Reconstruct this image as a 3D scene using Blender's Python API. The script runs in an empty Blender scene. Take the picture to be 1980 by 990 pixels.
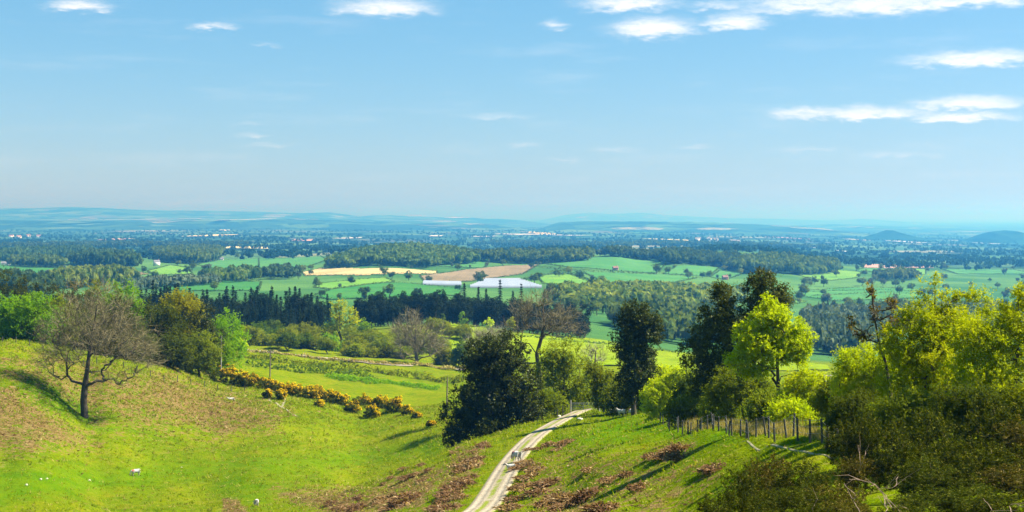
import bpy, math, random
import numpy as np
from math import radians, pi

# ------------------------------------------------------------------ camera
SC = bpy.context.scene
COL = SC.collection
F, CU, HV = 2720.0, 990.0, 420.0            # focal length, centre column and horizon row of the photograph
cam = bpy.data.cameras.new('camera')
cam.sensor_width = 36.0
cam.lens = 36.0 * F / 1980.0
cam.shift_y = -(495.0 - HV) / 1980.0
cam.clip_start = 0.5
cam.clip_end = 300000.0
camo = bpy.data.objects.new('camera', cam)
camo.rotation_euler = (radians(90), 0, 0)
COL.objects.link(camo)
SC.camera = camo
SC.render.engine = 'CYCLES'
SC.cycles.use_denoising = True
SC.cycles.max_bounces = 6
SC.cycles.diffuse_bounces = 3
SC.cycles.transmission_bounces = 3
SC.cycles.volume_bounces = 0
SC.cycles.denoising_prefilter = 'ACCURATE'
SC.view_settings.view_transform = 'Standard'
SC.view_settings.look = 'None'
SC.view_settings.gamma = 1.0
SC.view_settings.exposure = 1.45

# ------------------------------------------------------------------ sky
SUN_AZ, SUN_EL = radians(88), radians(50)
W = bpy.data.worlds.new('World')
SC.world = W
W.use_nodes = True
nt = W.node_tree
nt.nodes.clear()


def N(tree, typ, **kw):
    n = tree.nodes.new(typ)
    for k, v in kw.items():
        setattr(n, k, v)
    return n


def link(tree, a, b):
    tree.links.new(a, b)


class G:
    """small helper that chains math nodes in one tree"""
    def __init__(self, tree):
        self.t = tree

    def m(self, op, a, b=None, c=None, clamp=False):
        n = self.t.nodes.new('ShaderNodeMath')
        n.operation = op
        n.use_clamp = clamp
        for i, v in enumerate((a, b, c)):
            if v is None:
                continue
            if isinstance(v, (int, float)):
                n.inputs[i].default_value = v
            else:
                self.t.links.new(v, n.inputs[i])
        return n.outputs[0]

    def ss(self, v, lo, hi, a=0.0, b=1.0):
        n = self.t.nodes.new('ShaderNodeMapRange')
        n.interpolation_type = 'SMOOTHSTEP'
        self.t.links.new(v, n.inputs[0])
        for i, x in enumerate((lo, hi, a, b)):
            n.inputs[1 + i].default_value = x
        return n.outputs[0]

    def noise(self, vec, scale, detail=3, rough=0.55, out=0):
        n = self.t.nodes.new('ShaderNodeTexNoise')
        n.inputs['Scale'].default_value = scale
        n.inputs['Detail'].default_value = detail
        n.inputs['Roughness'].default_value = rough
        if vec is not None:
            self.t.links.new(vec, n.inputs['Vector'])
        return n.outputs[out]

    def mix(self, f, a, b, blend='MIX'):
        n = self.t.nodes.new('ShaderNodeMix')
        n.data_type = 'RGBA'
        n.blend_type = blend
        for s, v in ((n.inputs[0], f), (n.inputs[6], a), (n.inputs[7], b)):
            if isinstance(v, (int, float)):
                s.default_value = v
            elif isinstance(v, (tuple, list)):
                s.default_value = (*v[:3], 1)
            else:
                self.t.links.new(v, s)
        return n.outputs[2]

    def comb(self, x, y, z):
        n = self.t.nodes.new('ShaderNodeCombineXYZ')
        for i, v in enumerate((x, y, z)):
            if isinstance(v, (int, float)):
                n.inputs[i].default_value = v
            else:
                self.t.links.new(v, n.inputs[i])
        return n.outputs[0]


sky = N(nt, 'ShaderNodeTexSky', sky_type='NISHITA', sun_disc=False)
sky.sun_elevation = SUN_EL
sky.sun_rotation = SUN_AZ
sky.altitude = 300
sky.air_density = 1.0
sky.dust_density = 0.5
sky.ozone_density = 2.5
g = G(nt)
sp0 = N(nt, 'ShaderNodeSeparateColor')        # grade towards the photograph's soft, even spring sky
link(nt, sky.outputs[0], sp0.inputs[0])
cb0 = N(nt, 'ShaderNodeCombineColor')
for ch, (f_, e_) in enumerate(((0.47, 1.1), (1.28, 0.65), (1.60, 0.65))):
    link(nt, g.m('MULTIPLY', g.m('POWER', sp0.outputs[ch], e_), f_), cb0.inputs[ch])
SKYC = cb0.outputs[0]
tc = N(nt, 'ShaderNodeTexCoord')
sx = N(nt, 'ShaderNodeSeparateXYZ')
link(nt, tc.outputs['Generated'], sx.inputs[0])
AZ = g.m('ARCTAN2', sx.outputs[0], sx.outputs[1])
EL = g.m('ARCSINE', sx.outputs[2])
cv = g.comb(g.m('MULTIPLY', AZ, 1.0), g.m('MULTIPLY', EL, 3.2), 0.0)
n1 = g.noise(cv, 26, 5, 0.6)
n2 = g.noise(cv, 60, 4, 0.6)
WAZ = g.m('ADD', AZ, g.m('MULTIPLY', g.m('SUBTRACT', n1, 0.5), 0.030))
WEL = g.m('ADD', EL, g.m('MULTIPLY', g.m('SUBTRACT', n2, 0.5), 0.012))
# (azimuth, elevation, half width, half height, strength): fair-weather clouds hanging over the plain
blobs = [(150, 12, 62, 15, 1), (412, 52, 50, 10, .85), (745, 17, 110, 22, 1.1), (1075, 50, 36, 14, .75),
         (1215, 8, 110, 22, 1.05), (1265, 58, 90, 26, 1.25), (1415, 45, 62, 20, 1.15), (1480, 22, 90, 14, .7), (1390, 12, 80, 14, .7), (1560, 8, 150, 26, .95), (1700, 12, 170, 28, 1.1),
         (1870, 4, 160, 18, 1.05), (1885, 116, 135, 20, 1.15), (1870, 202, 100, 17, 1.15), (1660, 222, 170, 15, 1.05),
         (1668, 213, 60, 13, .8), (1560, 216, 85, 11, .9), (1860, 228, 110, 12, 1.1),
         (505, 87, 36, 6, .45), (490, 262, 50, 8, .45), (480, 240, 45, 6, .45), (960, 225, 110, 9, .45), (1190, 290, 60, 9, .45), (1010, 280, 55, 7, .45),
         (1560, 290, 90, 9, .45), (520, 282, 70, 7, .45), (1720, 300, 120, 9, .45), (1350, 284, 50, 8, .45), (1090, 310, 60, 6, .45)]
best = None
for (u, v, ru, rv, s) in blobs:
    a0 = math.atan((u - CU) / F)
    e0 = math.atan((HV - v) / F * math.cos(a0))
    dx = g.m('MULTIPLY', g.m('SUBTRACT', WAZ, a0), F / ru)
    de = g.m('SUBTRACT', WEL, e0)
    dy = g.m('MULTIPLY', g.m('MAXIMUM', de, g.m('MULTIPLY', de, -1.5)), F / rv)
    r = g.m('ADD', g.m('MULTIPLY', dx, dx), g.m('MULTIPLY', dy, dy))
    k = g.m('MULTIPLY', g.m('EXPONENT', g.m('MULTIPLY', r, -1.1)), s)
    best = k if best is None else g.m('MAXIMUM', best, k)
# scattered cumulus overhead, outside the frame
hi = g.ss(g.noise(g.comb(g.m('DIVIDE', sx.outputs[0], g.m('MAXIMUM', sx.outputs[2], 0.12)), g.m('DIVIDE', sx.outputs[1], g.m('MAXIMUM', sx.outputs[2], 0.12)), 3.0), 0.9, 5, 0.55), 0.56, 0.72)
hi = g.m('MULTIPLY', hi, g.ss(EL, 0.17, 0.3))
best = g.m('MAXIMUM', best, hi)
n3 = g.noise(cv, 130, 5, 0.62)
cl = g.ss(g.m('ADD', best, g.m('MULTIPLY', best, g.m('ADD', g.m('MULTIPLY', g.m('SUBTRACT', n2, 0.5), 1.3), g.m('MULTIPLY', g.m('SUBTRACT', n3, 0.5), 0.9)))), 0.10, 1.25)
wisp = g.m('MULTIPLY', g.ss(g.noise(g.comb(AZ, g.m('MULTIPLY', EL, 7.0), 4.0), 9, 4, 0.6), 0.5, 0.8), 0.14)
cl = g.m('MAXIMUM', cl, wisp)
SKYS = 0.063
CLOUD = (6.3, 6.5, 6.7)
col = g.mix(cl, SKYC, CLOUD)
bg = N(nt, 'ShaderNodeBackground')
bg.inputs[1].default_value = SKYS
link(nt, col, bg.inputs[0])
wo = N(nt, 'ShaderNodeOutputWorld')
link(nt, bg.outputs[0], wo.inputs[0])

# ------------------------------------------------------------------ sun
sl = bpy.data.lights.new('sun', 'SUN')
sl.energy = 5.0
sl.angle = radians(0.55)
sl.color = (1.0, 0.95, 0.85)
so = bpy.data.objects.new('sun', sl)
so.rotation_euler = (pi / 2 - SUN_EL, 0, pi - SUN_AZ)
COL.objects.link(so)

# ------------------------------------------------------------------ helpers
R = np.random.default_rng(7)
random.seed(7)


def tag(o, label=None, cat=None, group=None, kind=None):
    if label:
        o['label'] = label
    if cat:
        o['category'] = cat
    if group:
        o['group'] = group
    if kind:
        o['kind'] = kind
    return o


def mesh_np(name, V, Q=None, T=None, mats=None, smooth=False):
    V = np.asarray(V, dtype=np.float32)
    me = bpy.data.meshes.new(name)
    me.vertices.add(len(V))
    me.vertices.foreach_set('co', V.ravel())
    nq = 0 if Q is None else len(Q)
    ntr = 0 if T is None else len(T)
    loops, starts = [], []
    if nq:
        loops.append(np.asarray(Q, dtype=np.int32).ravel())
        starts.append(np.arange(nq, dtype=np.int32) * 4)
    if ntr:
        loops.append(np.asarray(T, dtype=np.int32).ravel())
        starts.append(np.arange(ntr, dtype=np.int32) * 3 + nq * 4)
    L = np.concatenate(loops)
    me.loops.add(len(L))
    me.loops.foreach_set('vertex_index', L)
    me.polygons.add(nq + ntr)
    me.polygons.foreach_set('loop_start', np.concatenate(starts))
    if smooth:
        me.polygons.foreach_set('use_smooth', np.ones(nq + ntr, dtype=bool))
    me.update(calc_edges=True)
    for m_ in (mats or []):
        me.materials.append(m_)
    return me


def obj(name, me, parent=None, loc=(0, 0, 0)):
    o = bpy.data.objects.new(name, me)
    COL.objects.link(o)
    o.location = loc
    if parent:
        o.parent = parent
    return o


def empty(name, loc=(0, 0, 0)):
    return obj(name, None, None, loc)


def copy_tree(o, loc, rotz=0.0, scale=(1, 1, 1), label=None, group=None):
    c = o.copy()
    COL.objects.link(c)
    c.location = loc
    c.rotation_euler = (0, 0, rotz)
    c.scale = scale
    if label:
        c['label'] = label
    if group:
        c['group'] = group
    for ch in o.children:
        k = ch.copy()
        COL.objects.link(k)
        k.parent = c
    return c


class MB:
    """collects quads / triangles"""
    def __init__(self):
        self.V, self.Q, self.T, self.n = [], [], [], 0

    def add(self, V, Q=None, T=None):
        V = np.asarray(V, dtype=np.float64)
        if Q is not None and len(Q):
            self.Q.append(np.asarray(Q) + self.n)
        if T is not None and len(T):
            self.T.append(np.asarray(T) + self.n)
        self.V.append(V)
        self.n += len(V)

    def box(self, c, s, rz=0.0):
        c, s = np.asarray(c, float), np.asarray(s, float) / 2
        P = np.array([[x, y, z] for x in (-1, 1) for y in (-1, 1) for z in (-1, 1)], float) * s
        if rz:
            ca, sa = math.cos(rz), math.sin(rz)
            P = np.stack([P[:, 0] * ca - P[:, 1] * sa, P[:, 0] * sa + P[:, 1] * ca, P[:, 2]], 1)
        self.add(P + c, [[0, 1, 3, 2], [4, 6, 7, 5], [0, 4, 5, 1], [2, 3, 7, 6], [0, 2, 6, 4], [1, 5, 7, 3]])

    def tube(self, pts, rad, sides=5):
        pts = np.asarray(pts, float)
        n = len(pts)
        rad = np.broadcast_to(np.asarray(rad, float), (n,))
        d = np.gradient(pts, axis=0)
        d /= np.linalg.norm(d, axis=1, keepdims=True) + 1e-9
        ref = np.where(np.abs(d[:, 2:3]) < 0.9, np.array([[0., 0, 1]]), np.array([[1., 0, 0]]))
        a = np.cross(d, ref)
        a /= np.linalg.norm(a, axis=1, keepdims=True) + 1e-9
        b = np.cross(d, a)
        th = np.arange(sides) / sides * 2 * pi
        ring = pts[:, None, :] + rad[:, None, None] * (np.cos(th)[None, :, None] * a[:, None, :] + np.sin(th)[None, :, None] * b[:, None, :])
        idx = np.arange(n * sides).reshape(n, sides)
        i0, i1 = idx[:-1], idx[1:]
        Q = np.stack([i0, np.roll(i0, -1, 1), np.roll(i1, -1, 1), i1], -1).reshape(-1, 4)
        self.add(ring.reshape(-1, 3), Q)

    def mesh(self, name, mat, smooth=False):
        V = np.concatenate(self.V)
        Q = np.concatenate(self.Q) if self.Q else None
        T = np.concatenate(self.T) if self.T else None
        return mesh_np(name, V, Q, T, [mat], smooth)


def unit(v):
    return v / (np.linalg.norm(v, axis=-1, keepdims=True) + 1e-9)


def leaf_quads(C, Nn, s, asp, rng):
    """one diamond-shaped leaf per centre"""
    k = len(C)
    t = unit(np.cross(Nn, rng.normal(size=(k, 3))))
    b = np.cross(Nn, t)
    s = np.broadcast_to(np.asarray(s, float), (k,))[:, None]
    bend = Nn * s * 0.25
    V = np.stack([C + t * s - bend, C + b * s * asp, C - t * s - bend, C - b * s * asp], 1).reshape(-1, 3)
    Q = np.arange(4 * k).reshape(k, 4)
    return V, Q


def lobes_targets(lobes, n, rng, shell=2.4):
    L = np.array(lobes, float)                      # cx cy cz rx ry rz
    vol = np.prod(L[:, 3:], axis=1) ** 0.75
    idx = rng.choice(len(L), size=n, p=vol / vol.sum())
    d = unit(rng.normal(size=(n, 3)))
    r = rng.random(n) ** (1 / shell)
    return L[idx, :3] + d * L[idx, 3:] * r[:, None], L[idx, 3:].min(1)


def clump_leaves(C, cr, per, ls, rng, asp=0.6, up=0.35, flat=0.75, spray=0, ctr=None):
    n = len(C)
    cr = np.broadcast_to(np.asarray(cr, float), (n,)) * (0.6 + 0.7 * rng.random(n))
    ci = np.repeat(np.arange(n), per)
    if spray:                                   # leaves set along short twigs that fan outwards
        o = unit(C - ctr)
        D = unit(rng.normal(size=(n, spray, 3)) * 0.9 + o[:, None, :] * 0.55 + np.array([0, 0, 0.3]))
        si = rng.integers(0, spray, len(ci))
        t = rng.random(len(ci)) ** 0.8
        dd = D[ci, si]
        P = C[ci] + dd * (t * cr[ci] * 1.7)[:, None] + rng.normal(size=dd.shape) * (cr[ci] * 0.13)[:, None]
        nn = unit(np.array([0, 0, up + 0.25]) + o[ci] * 0.35 + rng.normal(size=dd.shape) * 0.6)
        return leaf_quads(P, nn, ls * (0.6 + 0.7 * rng.random(len(ci))), asp, rng)
    d = unit(rng.normal(size=(len(ci), 3)) + np.array([0, 0, 0.25]))
    rr = cr[ci] * (0.35 + 0.75 * rng.random(len(ci)) ** 0.6)
    P = C[ci] + d * rr[:, None] * np.array([1, 1, flat])
    nn = unit(d * 0.75 + np.array([0, 0, up]) + rng.normal(size=d.shape) * 0.5)
    return leaf_quads(P, nn, ls * (0.65 + 0.7 * rng.random(len(ci))), asp, rng)


def skeleton(mb, trunk, targets, r0, rng, rmin=0.02, sides=5, wig=0.12, expo=0.45):
    """grow a branching skeleton from a trunk polyline out to the targets"""
    tr = np.asarray(trunk, float)
    nodes = [p for p in tr]
    par = [-1] + list(range(len(tr) - 1))
    frac = max(1, int(len(tr) * 0.35))
    order = np.argsort(np.linalg.norm(targets - tr[frac], axis=1) + 0.3 * np.abs(targets[:, 2] - tr[frac, 2]))
    NP = np.zeros((len(tr) + len(targets), 3))
    NP[:len(tr)] = tr
    dep = np.zeros(len(NP))
    dep[:len(tr)] = np.linspace(0, 1.0, len(tr))
    n = len(tr)
    ext = np.linalg.norm(targets - tr[frac], axis=1).max()
    for i in order:
        t = targets[i]
        v = t - NP[:n]
        dist = np.linalg.norm(v, axis=1)
        cost = dist + 0.8 * np.maximum(0, -v[:, 2]) + 0.12 * ext * dep[:n]
        cost[:frac] += 1e3
        p = int(np.argmin(cost))
        NP[n] = t
        dep[n] = dep[p] + dist[p] / ext
        par.append(p)
        n += 1
    w = np.ones(n)
    for i in range(n - 1, 0, -1):
        w[par[i]] += w[i]
    rad = np.maximum(rmin, r0 * (w / w[0]) ** expo)
    k0 = len(tr)
    mb.tube(tr, rad[:k0] * np.linspace(1.25, 1, k0) ** 2, sides + 2)
    for i in range(k0, n):
        a, b = NP[par[i]], NP[i]
        L = np.linalg.norm(b - a)
        m1 = a * 0.66 + b * 0.34 + rng.normal(size=3) * L * wig
        m2 = a * 0.33 + b * 0.67 + rng.normal(size=3) * L * wig
        m1[2] += 0.05 * L
        ra = min(rad[par[i]], rad[i] * 1.3)
        sd = sides if rad[i] > rmin * 2.5 else 3
        mb.tube([a, m1, m2, b], [ra, (2 * ra + rad[i]) / 3, rad[i], rad[i] * 0.85], sd)
    return NP[k0:n], rad[k0:n]


def twigs(C, D, n, length, width, rng, spread=0.7):
    """thin ribbon twigs fanning out of branch ends"""
    k = len(C) * n
    ci = np.repeat(np.arange(len(C)), n)
    d = unit(D[ci] + rng.normal(size=(k, 3)) * spread)
    L = length * (0.4 + 0.8 * rng.random(k))[:, None]
    a = C[ci] + rng.normal(size=(k, 3)) * length * 0.12
    m = a + d * L * 0.5 + rng.normal(size=(k, 3)) * L * 0.08
    b = m + unit(d + rng.normal(size=(k, 3)) * 0.35 + np.array([0, 0, 0.15])) * L * 0.5
    s = unit(np.cross(d, rng.normal(size=(k, 3)))) * width / 2
    V = np.stack([a - s, a + s, m + s * 0.7, m - s * 0.7, b + s * 0.25, b - s * 0.25], 1).reshape(-1, 3)
    o = np.arange(k)[:, None] * 6
    Q = np.concatenate([o + np.array([[0, 1, 2, 3]]), o + np.array([[3, 2, 4, 5]])])
    return V, Q


# ------------------------------------------------------------------ materials
def new_mat(name):
    m = bpy.data.materials.new(name)
    m.use_nodes = True
    m.node_tree.nodes.clear()
    out = m.node_tree.nodes.new('ShaderNodeOutputMaterial')
    return m, m.node_tree, G(m.node_tree), out


def leaf_mat(name, c1, c2, trans=0.35, gloss=0.0, nscale=0.5, c3=None, wn=0.5):
    m, t, g_, out = new_mat(name)
    geo = N(t, 'ShaderNodeNewGeometry')
    rnd = geo.outputs['Random Per Island']
    oi = N(t, 'ShaderNodeObjectInfo')
    nz = g_.ss(g_.noise(geo.outputs['Position'], nscale, 2), 0.35, 0.65)
    c = g_.mix(g_.m('ADD', g_.m('MULTIPLY', rnd, 1 - wn), g_.m('MULTIPLY', nz, wn)), c1, c2)
    if c3:
        c = g_.mix(g_.ss(rnd, 0.86, 0.95), c, c3)
    hs = N(t, 'ShaderNodeHueSaturation')
    link(t, c, hs.inputs['Color'])
    link(t, g_.m('ADD', 0.494, g_.m('MULTIPLY', oi.outputs['Random'], 0.016)), hs.inputs['Hue'])
    link(t, g_.m('ADD', 0.85, g_.m('MULTIPLY', oi.outputs['Random'], 0.3)), hs.inputs['Value'])
    c = hs.outputs[0]
    d = N(t, 'ShaderNodeBsdfDiffuse')
    link(t, c, d.inputs[0])
    tr = N(t, 'ShaderNodeBsdfTranslucent')
    link(t, g_.mix(1.0, c, (1.3, 1.2, 0.4), 'MULTIPLY'), tr.inputs[0])
    mx = N(t, 'ShaderNodeMixShader')
    mx.inputs[0].default_value = trans
    link(t, d.outputs[0], mx.inputs[1])
    link(t, tr.outputs[0], mx.inputs[2])
    res = mx.outputs[0]
    if gloss:
        gl = N(t, 'ShaderNodeBsdfGlossy')
        gl.inputs['Roughness'].default_value = 0.42
        gl.inputs['Color'].default_value = (0.9, 0.95, 0.85, 1)
        m2 = N(t, 'ShaderNodeMixShader')
        m2.inputs[0].default_value = gloss
        link(t, res, m2.inputs[1])
        link(t, gl.outputs[0], m2.inputs[2])
        res = m2.outputs[0]
    link(t, res, out.inputs[0])
    return m


def plain_mat(name, c1, c2, scale=4.0, rough=0.85, bump=0.0, stretch=None):
    m, t, g_, out = new_mat(name)
    geo = N(t, 'ShaderNodeTexCoord')
    vec = geo.outputs['Object']
    if stretch:
        mp = N(t, 'ShaderNodeMapping')
        mp.inputs['Scale'].default_value = stretch
        link(t, vec, mp.inputs[0])
        vec = mp.outputs[0]
    nz = g_.noise(vec, scale, 5, 0.6)
    b = N(t, 'ShaderNodeBsdfPrincipled')
    link(t, g_.mix(g_.ss(nz, 0.3, 0.7), c1, c2), b.inputs['Base Color'])
    b.inputs['Roughness'].default_value = rough
    b.inputs['Specular IOR Level'].default_value = 0.25
    if bump:
        bp = N(t, 'ShaderNodeBump')
        bp.inputs['Strength'].default_value = 0.6
        bp.inputs['Distance'].default_value = bump
        link(t, nz, bp.inputs['Height'])
        link(t, bp.outputs[0], b.inputs['Normal'])
    link(t, b.outputs[0], out.inputs[0])
    return m


M = {}
M['lime'] = leaf_mat('lime_leaf', (0.29, 0.39, 0.004), (0.53, 0.58, 0.007), 0.58)
M['limeyellow'] = leaf_mat('yellow_green_leaf', (0.28, 0.355, 0.004), (0.49, 0.52, 0.007), 0.58)
M['bright'] = leaf_mat('bright_green_leaf', (0.12, 0.26, 0.008), (0.23, 0.37, 0.010), 0.62)
M['gold'] = leaf_mat('golden_leaf', (0.21, 0.225, 0.006), (0.36, 0.355, 0.010), 0.55)
M['olive'] = leaf_mat('olive_leaf', (0.095, 0.135, 0.008), (0.22, 0.25, 0.014), 0.55)
M['olivedark'] = leaf_mat('dark_olive_leaf', (0.040, 0.060, 0.007), (0.105, 0.125, 0.012), 0.4)
M['scrub'] = leaf_mat('willow_scrub_leaf', (0.12, 0.165, 0.008), (0.27, 0.29, 0.014), 0.55)
M['mid'] = leaf_mat('mid_green_leaf', (0.055, 0.105, 0.010), (0.12, 0.17, 0.014), 0.55)
M['holly'] = leaf_mat('holly_leaf', (0.020, 0.030, 0.005), (0.068, 0.082, 0.010), 0.28, 0.01, c3=(0.13, 0.14, 0.02))
M['hollywarm'] = leaf_mat('warm_holly_leaf', (0.028, 0.040, 0.005), (0.098, 0.105, 0.010), 0.3, 0.01, c3=(0.17, 0.17, 0.02))
M['needle'] = leaf_mat('spruce_needle', (0.010, 0.021, 0.010), (0.026, 0.044, 0.016), 0.2)
M['pine'] = leaf_mat('pine_needle', (0.011, 0.021, 0.008), (0.030, 0.045, 0.014), 0.2)
M['pinewarm'] = leaf_mat('warm_pine_needle', (0.030, 0.042, 0.008), (0.078, 0.088, 0.016), 0.25)
M['valley'] = leaf_mat('valley_leaf', (0.036, 0.090, 0.022), (0.165, 0.225, 0.040), 0.4, nscale=0.075, wn=0.75)
M['valleydark'] = leaf_mat('valley_dark_leaf', (0.030, 0.075, 0.022), (0.10, 0.155, 0.034), 0.38, nscale=0.075, wn=0.75)
M['valleyyellow'] = leaf_mat('valley_yellow_leaf', (0.055, 0.115, 0.02), (0.25, 0.285, 0.035), 0.4, nscale=0.075, wn=0.75)
M['valleygrey'] = leaf_mat('valley_bud_twig', (0.060, 0.105, 0.060), (0.15, 0.19, 0.10), 0.3, nscale=0.075, wn=0.75)
M['fartree'] = leaf_mat('far_tree_leaf', (0.008, 0.040, 0.028), (0.032, 0.085, 0.045), 0.3, nscale=0.02, wn=0.75)
M['gorse'] = leaf_mat('gorse_needle', (0.030, 0.044, 0.005), (0.095, 0.105, 0.010), 0.25)
M['gorsenear'] = leaf_mat('gorse_spine', (0.012, 0.020, 0.003), (0.085, 0.102, 0.008), 0.32, 0.0, 2.5, c3=(0.20, 0.19, 0.03), wn=0.3)
M['gorsebrown'] = leaf_mat('browned_gorse_spine', (0.026, 0.026, 0.004), (0.115, 0.105, 0.014), 0.32, 0.0, 2.5, c3=(0.25, 0.18, 0.05), wn=0.3)
M['gorsefl'] = leaf_mat('gorse_flower', (0.52, 0.31, 0.003), (0.76, 0.50, 0.005), 0.3)
M['bud'] = leaf_mat('russet_leaf', (0.16, 0.13, 0.012), (0.28, 0.22, 0.02), 0.4)
M['bracken'] = leaf_mat('dead_bracken', (0.10, 0.052, 0.024), (0.29, 0.175, 0.080), 0.3, c3=(0.42, 0.30, 0.16))
M['straw'] = leaf_mat('dry_grass_blade', (0.28, 0.24, 0.05), (0.46, 0.38, 0.14), 0.3)
M['blade'] = leaf_mat('grass_blade', (0.14, 0.20, 0.003), (0.24, 0.28, 0.005), 0.35, c3=(0.32, 0.27, 0.05))
M['bark'] = plain_mat('bark', (0.035, 0.027, 0.018), (0.095, 0.075, 0.050), 6, 0.9, 0.03, (1, 1, 0.25))
M['barkgrey'] = plain_mat('grey_bark', (0.06, 0.052, 0.04), (0.16, 0.135, 0.10), 6, 0.9, 0.03, (1, 1, 0.25))
M['twig'] = plain_mat('twig_bark', (0.14, 0.115, 0.05), (0.27, 0.22, 0.11), 1.5, 0.9)
M['twigpale'] = plain_mat('pale_twig_bark', (0.17, 0.15, 0.10), (0.30, 0.27, 0.19), 1.5, 0.9)
M['deadwood'] = plain_mat('dead_branch', (0.20, 0.125, 0.075), (0.36, 0.25, 0.17), 9, 0.8)
M['post'] = plain_mat('weathered_post', (0.05, 0.047, 0.04), (0.12, 0.11, 0.09), 7, 0.9, 0.01, (1, 1, 0.2))
M['postpale'] = plain_mat('pale_post', (0.20, 0.185, 0.15), (0.32, 0.30, 0.25), 7, 0.9, 0.01, (1, 1, 0.2))
M['pole'] = plain_mat('pole_wood', (0.11, 0.085, 0.06), (0.22, 0.17, 0.125), 3, 0.9)
M['wire'] = plain_mat('wire', (0.25, 0.25, 0.25), (0.35, 0.35, 0.35), 3, 0.5)
M['steel'] = plain_mat('galvanised_steel', (0.16, 0.17, 0.18), (0.26, 0.27, 0.29), 3, 0.45)
M['wool'] = plain_mat('wool', (0.36, 0.33, 0.28), (0.54, 0.51, 0.45), 9, 0.95, 0.03)
M['raddle'] = plain_mat('red_raddle', (0.38, 0.10, 0.09), (0.44, 0.20, 0.16), 9, 0.95)
M['skin'] = plain_mat('sheep_face', (0.30, 0.25, 0.21), (0.50, 0.43, 0.37), 9, 0.9)
M['stone'] = plain_mat('pale_stone', (0.32, 0.30, 0.27), (0.60, 0.57, 0.45), 5, 0.9, 0.03)
M['white'] = plain_mat('white_render', (0.74, 0.72, 0.68), (0.82, 0.80, 0.77), 0.6, 0.9)
M['pinkwall'] = plain_mat('brick_wall', (0.38, 0.20, 0.15), (0.46, 0.27, 0.20), 0.6, 0.9)
M['roof'] = plain_mat('roof_tile', (0.17, 0.09, 0.07), (0.26, 0.15, 0.12), 0.8, 0.9)
M['slate'] = plain_mat('slate_roof', (0.12, 0.12, 0.13), (0.19, 0.19, 0.20), 0.8, 0.8)
M['glass'] = plain_mat('window_glass', (0.03, 0.035, 0.04), (0.05, 0.055, 0.06), 0.8, 0.15)
M['film'] = plain_mat('tunnel_film', (0.21, 0.25, 0.30), (0.26, 0.295, 0.34), 0.05, 0.7)

# ------------------------------------------------------------------ terrain
CP = []


def cp(d, *uv):
    for u, v in uv:
        CP.append((u, v, d))


cp(40, (-250, 1090), (0, 1085), (500, 1065), (990, 1050), (1300, 1030), (1600, 1000), (1980, 962), (2300, 940))
cp(70, (-250, 1075), (0, 1075), (500, 1060), (990, 1030), (1300, 985), (1440, 905), (1534, 858), (1800, 832), (1980, 815), (2300, 800))
cp(100, (0, 1060), (500, 1050), (870, 1010), (970, 1000), (1100, 965), (1250, 885), (1371, 830), (1600, 802), (1900, 790))
cp(110, (940, 980), (1050, 942), (1150, 890), (1336, 826))
cp(130, (-250, 1030), (0, 1045), (400, 1045), (750, 985), (870, 935), (978, 912), (1100, 868), (1300, 820), (1600, 790), (2000, 775))
cp(140, (1000, 880), (1200, 835))
cp(165, (200, 1020), (600, 985), (700, 945), (800, 902), (900, 863), (1000, 838), (1062, 826), (1210, 803), (1320, 790), (1600, 770), (2000, 760))
cp(185, (-250, 930), (0, 955), (200, 982), (400, 982), (600, 960), (700, 952), (800, 925), (880, 885), (1000, 825), (1120, 798), (1300, 780))
cp(205, (-250, 820), (0, 870), (200, 930), (400, 937), (600, 930), (700, 938), (860, 878), (1000, 820))
cp(220, (0, 775), (100, 812), (200, 862), (400, 895), (600, 895), (1150, 782), (1400, 765))
cp(235, (0, 706), (100, 752), (165, 800), (300, 835), (400, 858), (600, 860), (860, 835))
cp(247, (-250, 640), (0, 670), (100, 705), (200, 750), (300, 785), (400, 822), (700, 850))
cp(262, (0, 661), (100, 678), (200, 702), (300, 732), (400, 782), (600, 798), (800, 806))
cp(285, (0, 658), (200, 688), (330, 702), (400, 735), (500, 755), (600, 774), (700, 790), (800, 792), (1100, 762))
cp(330, (0, 650), (200, 672), (400, 712), (600, 750), (800, 769), (1100, 745), (1500, 745), (2000, 740))
cp(450, (-250, 630), (0, 640), (300, 660), (480, 682), (700, 702), (900, 717), (1100, 708), (1500, 722), (2000, 720))
cp(500, (480, 668), (700, 686), (900, 692), (1100, 692), (1300, 705), (1560, 714))
cp(620, (0, 620), (300, 630), (600, 638), (850, 628), (1000, 645), (1310, 683), (1560, 703), (2000, 700))
cp(700, (600, 628), (850, 625), (1000, 640), (1310, 679), (1600, 697))
cp(900, (-250, 588), (0, 590), (300, 600), (600, 603), (850, 608), (1100, 615), (1310, 640), (1600, 665), (2000, 675))
cp(1100, (300, 570), (600, 578), (850, 583), (1100, 590), (1310, 607), (1600, 630), (2000, 640))
cp(1400, (-250, 548), (0, 548), (300, 550), (600, 552), (850, 556), (1000, 558), (1200, 562), (1400, 578), (1600, 592), (2000, 604))
cp(1800, (0, 530), (300, 530), (600, 530), (850, 527), (1050, 528), (1200, 532), (1400, 543), (1600, 556), (2000, 566))
cp(2200, (0, 515), (300, 515), (600, 511), (850, 503), (1050, 506), (1250, 510), (1400, 519), (1600, 532), (2000, 544))
cp(2350, (640, 503), (720, 489), (800, 486), (870, 490), (960, 498), (1050, 497), (1200, 493), (1300, 494), (1420, 501), (1520, 507), (1620, 520))
cp(2800, (-250, 500), (300, 500), (850, 498), (1250, 500), (1600, 511), (2000, 522))
cp(4000, (0, 480), (600, 482), (1250, 483), (1600, 492), (2000, 498))
cp(6000, (-250, 466), (600, 464), (1250, 466), (2000, 481))
cp(9000, (0, 453), (900, 452), (2000, 467))
cp(14000, (-250, 441), (900, 441), (2200, 449))
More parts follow.
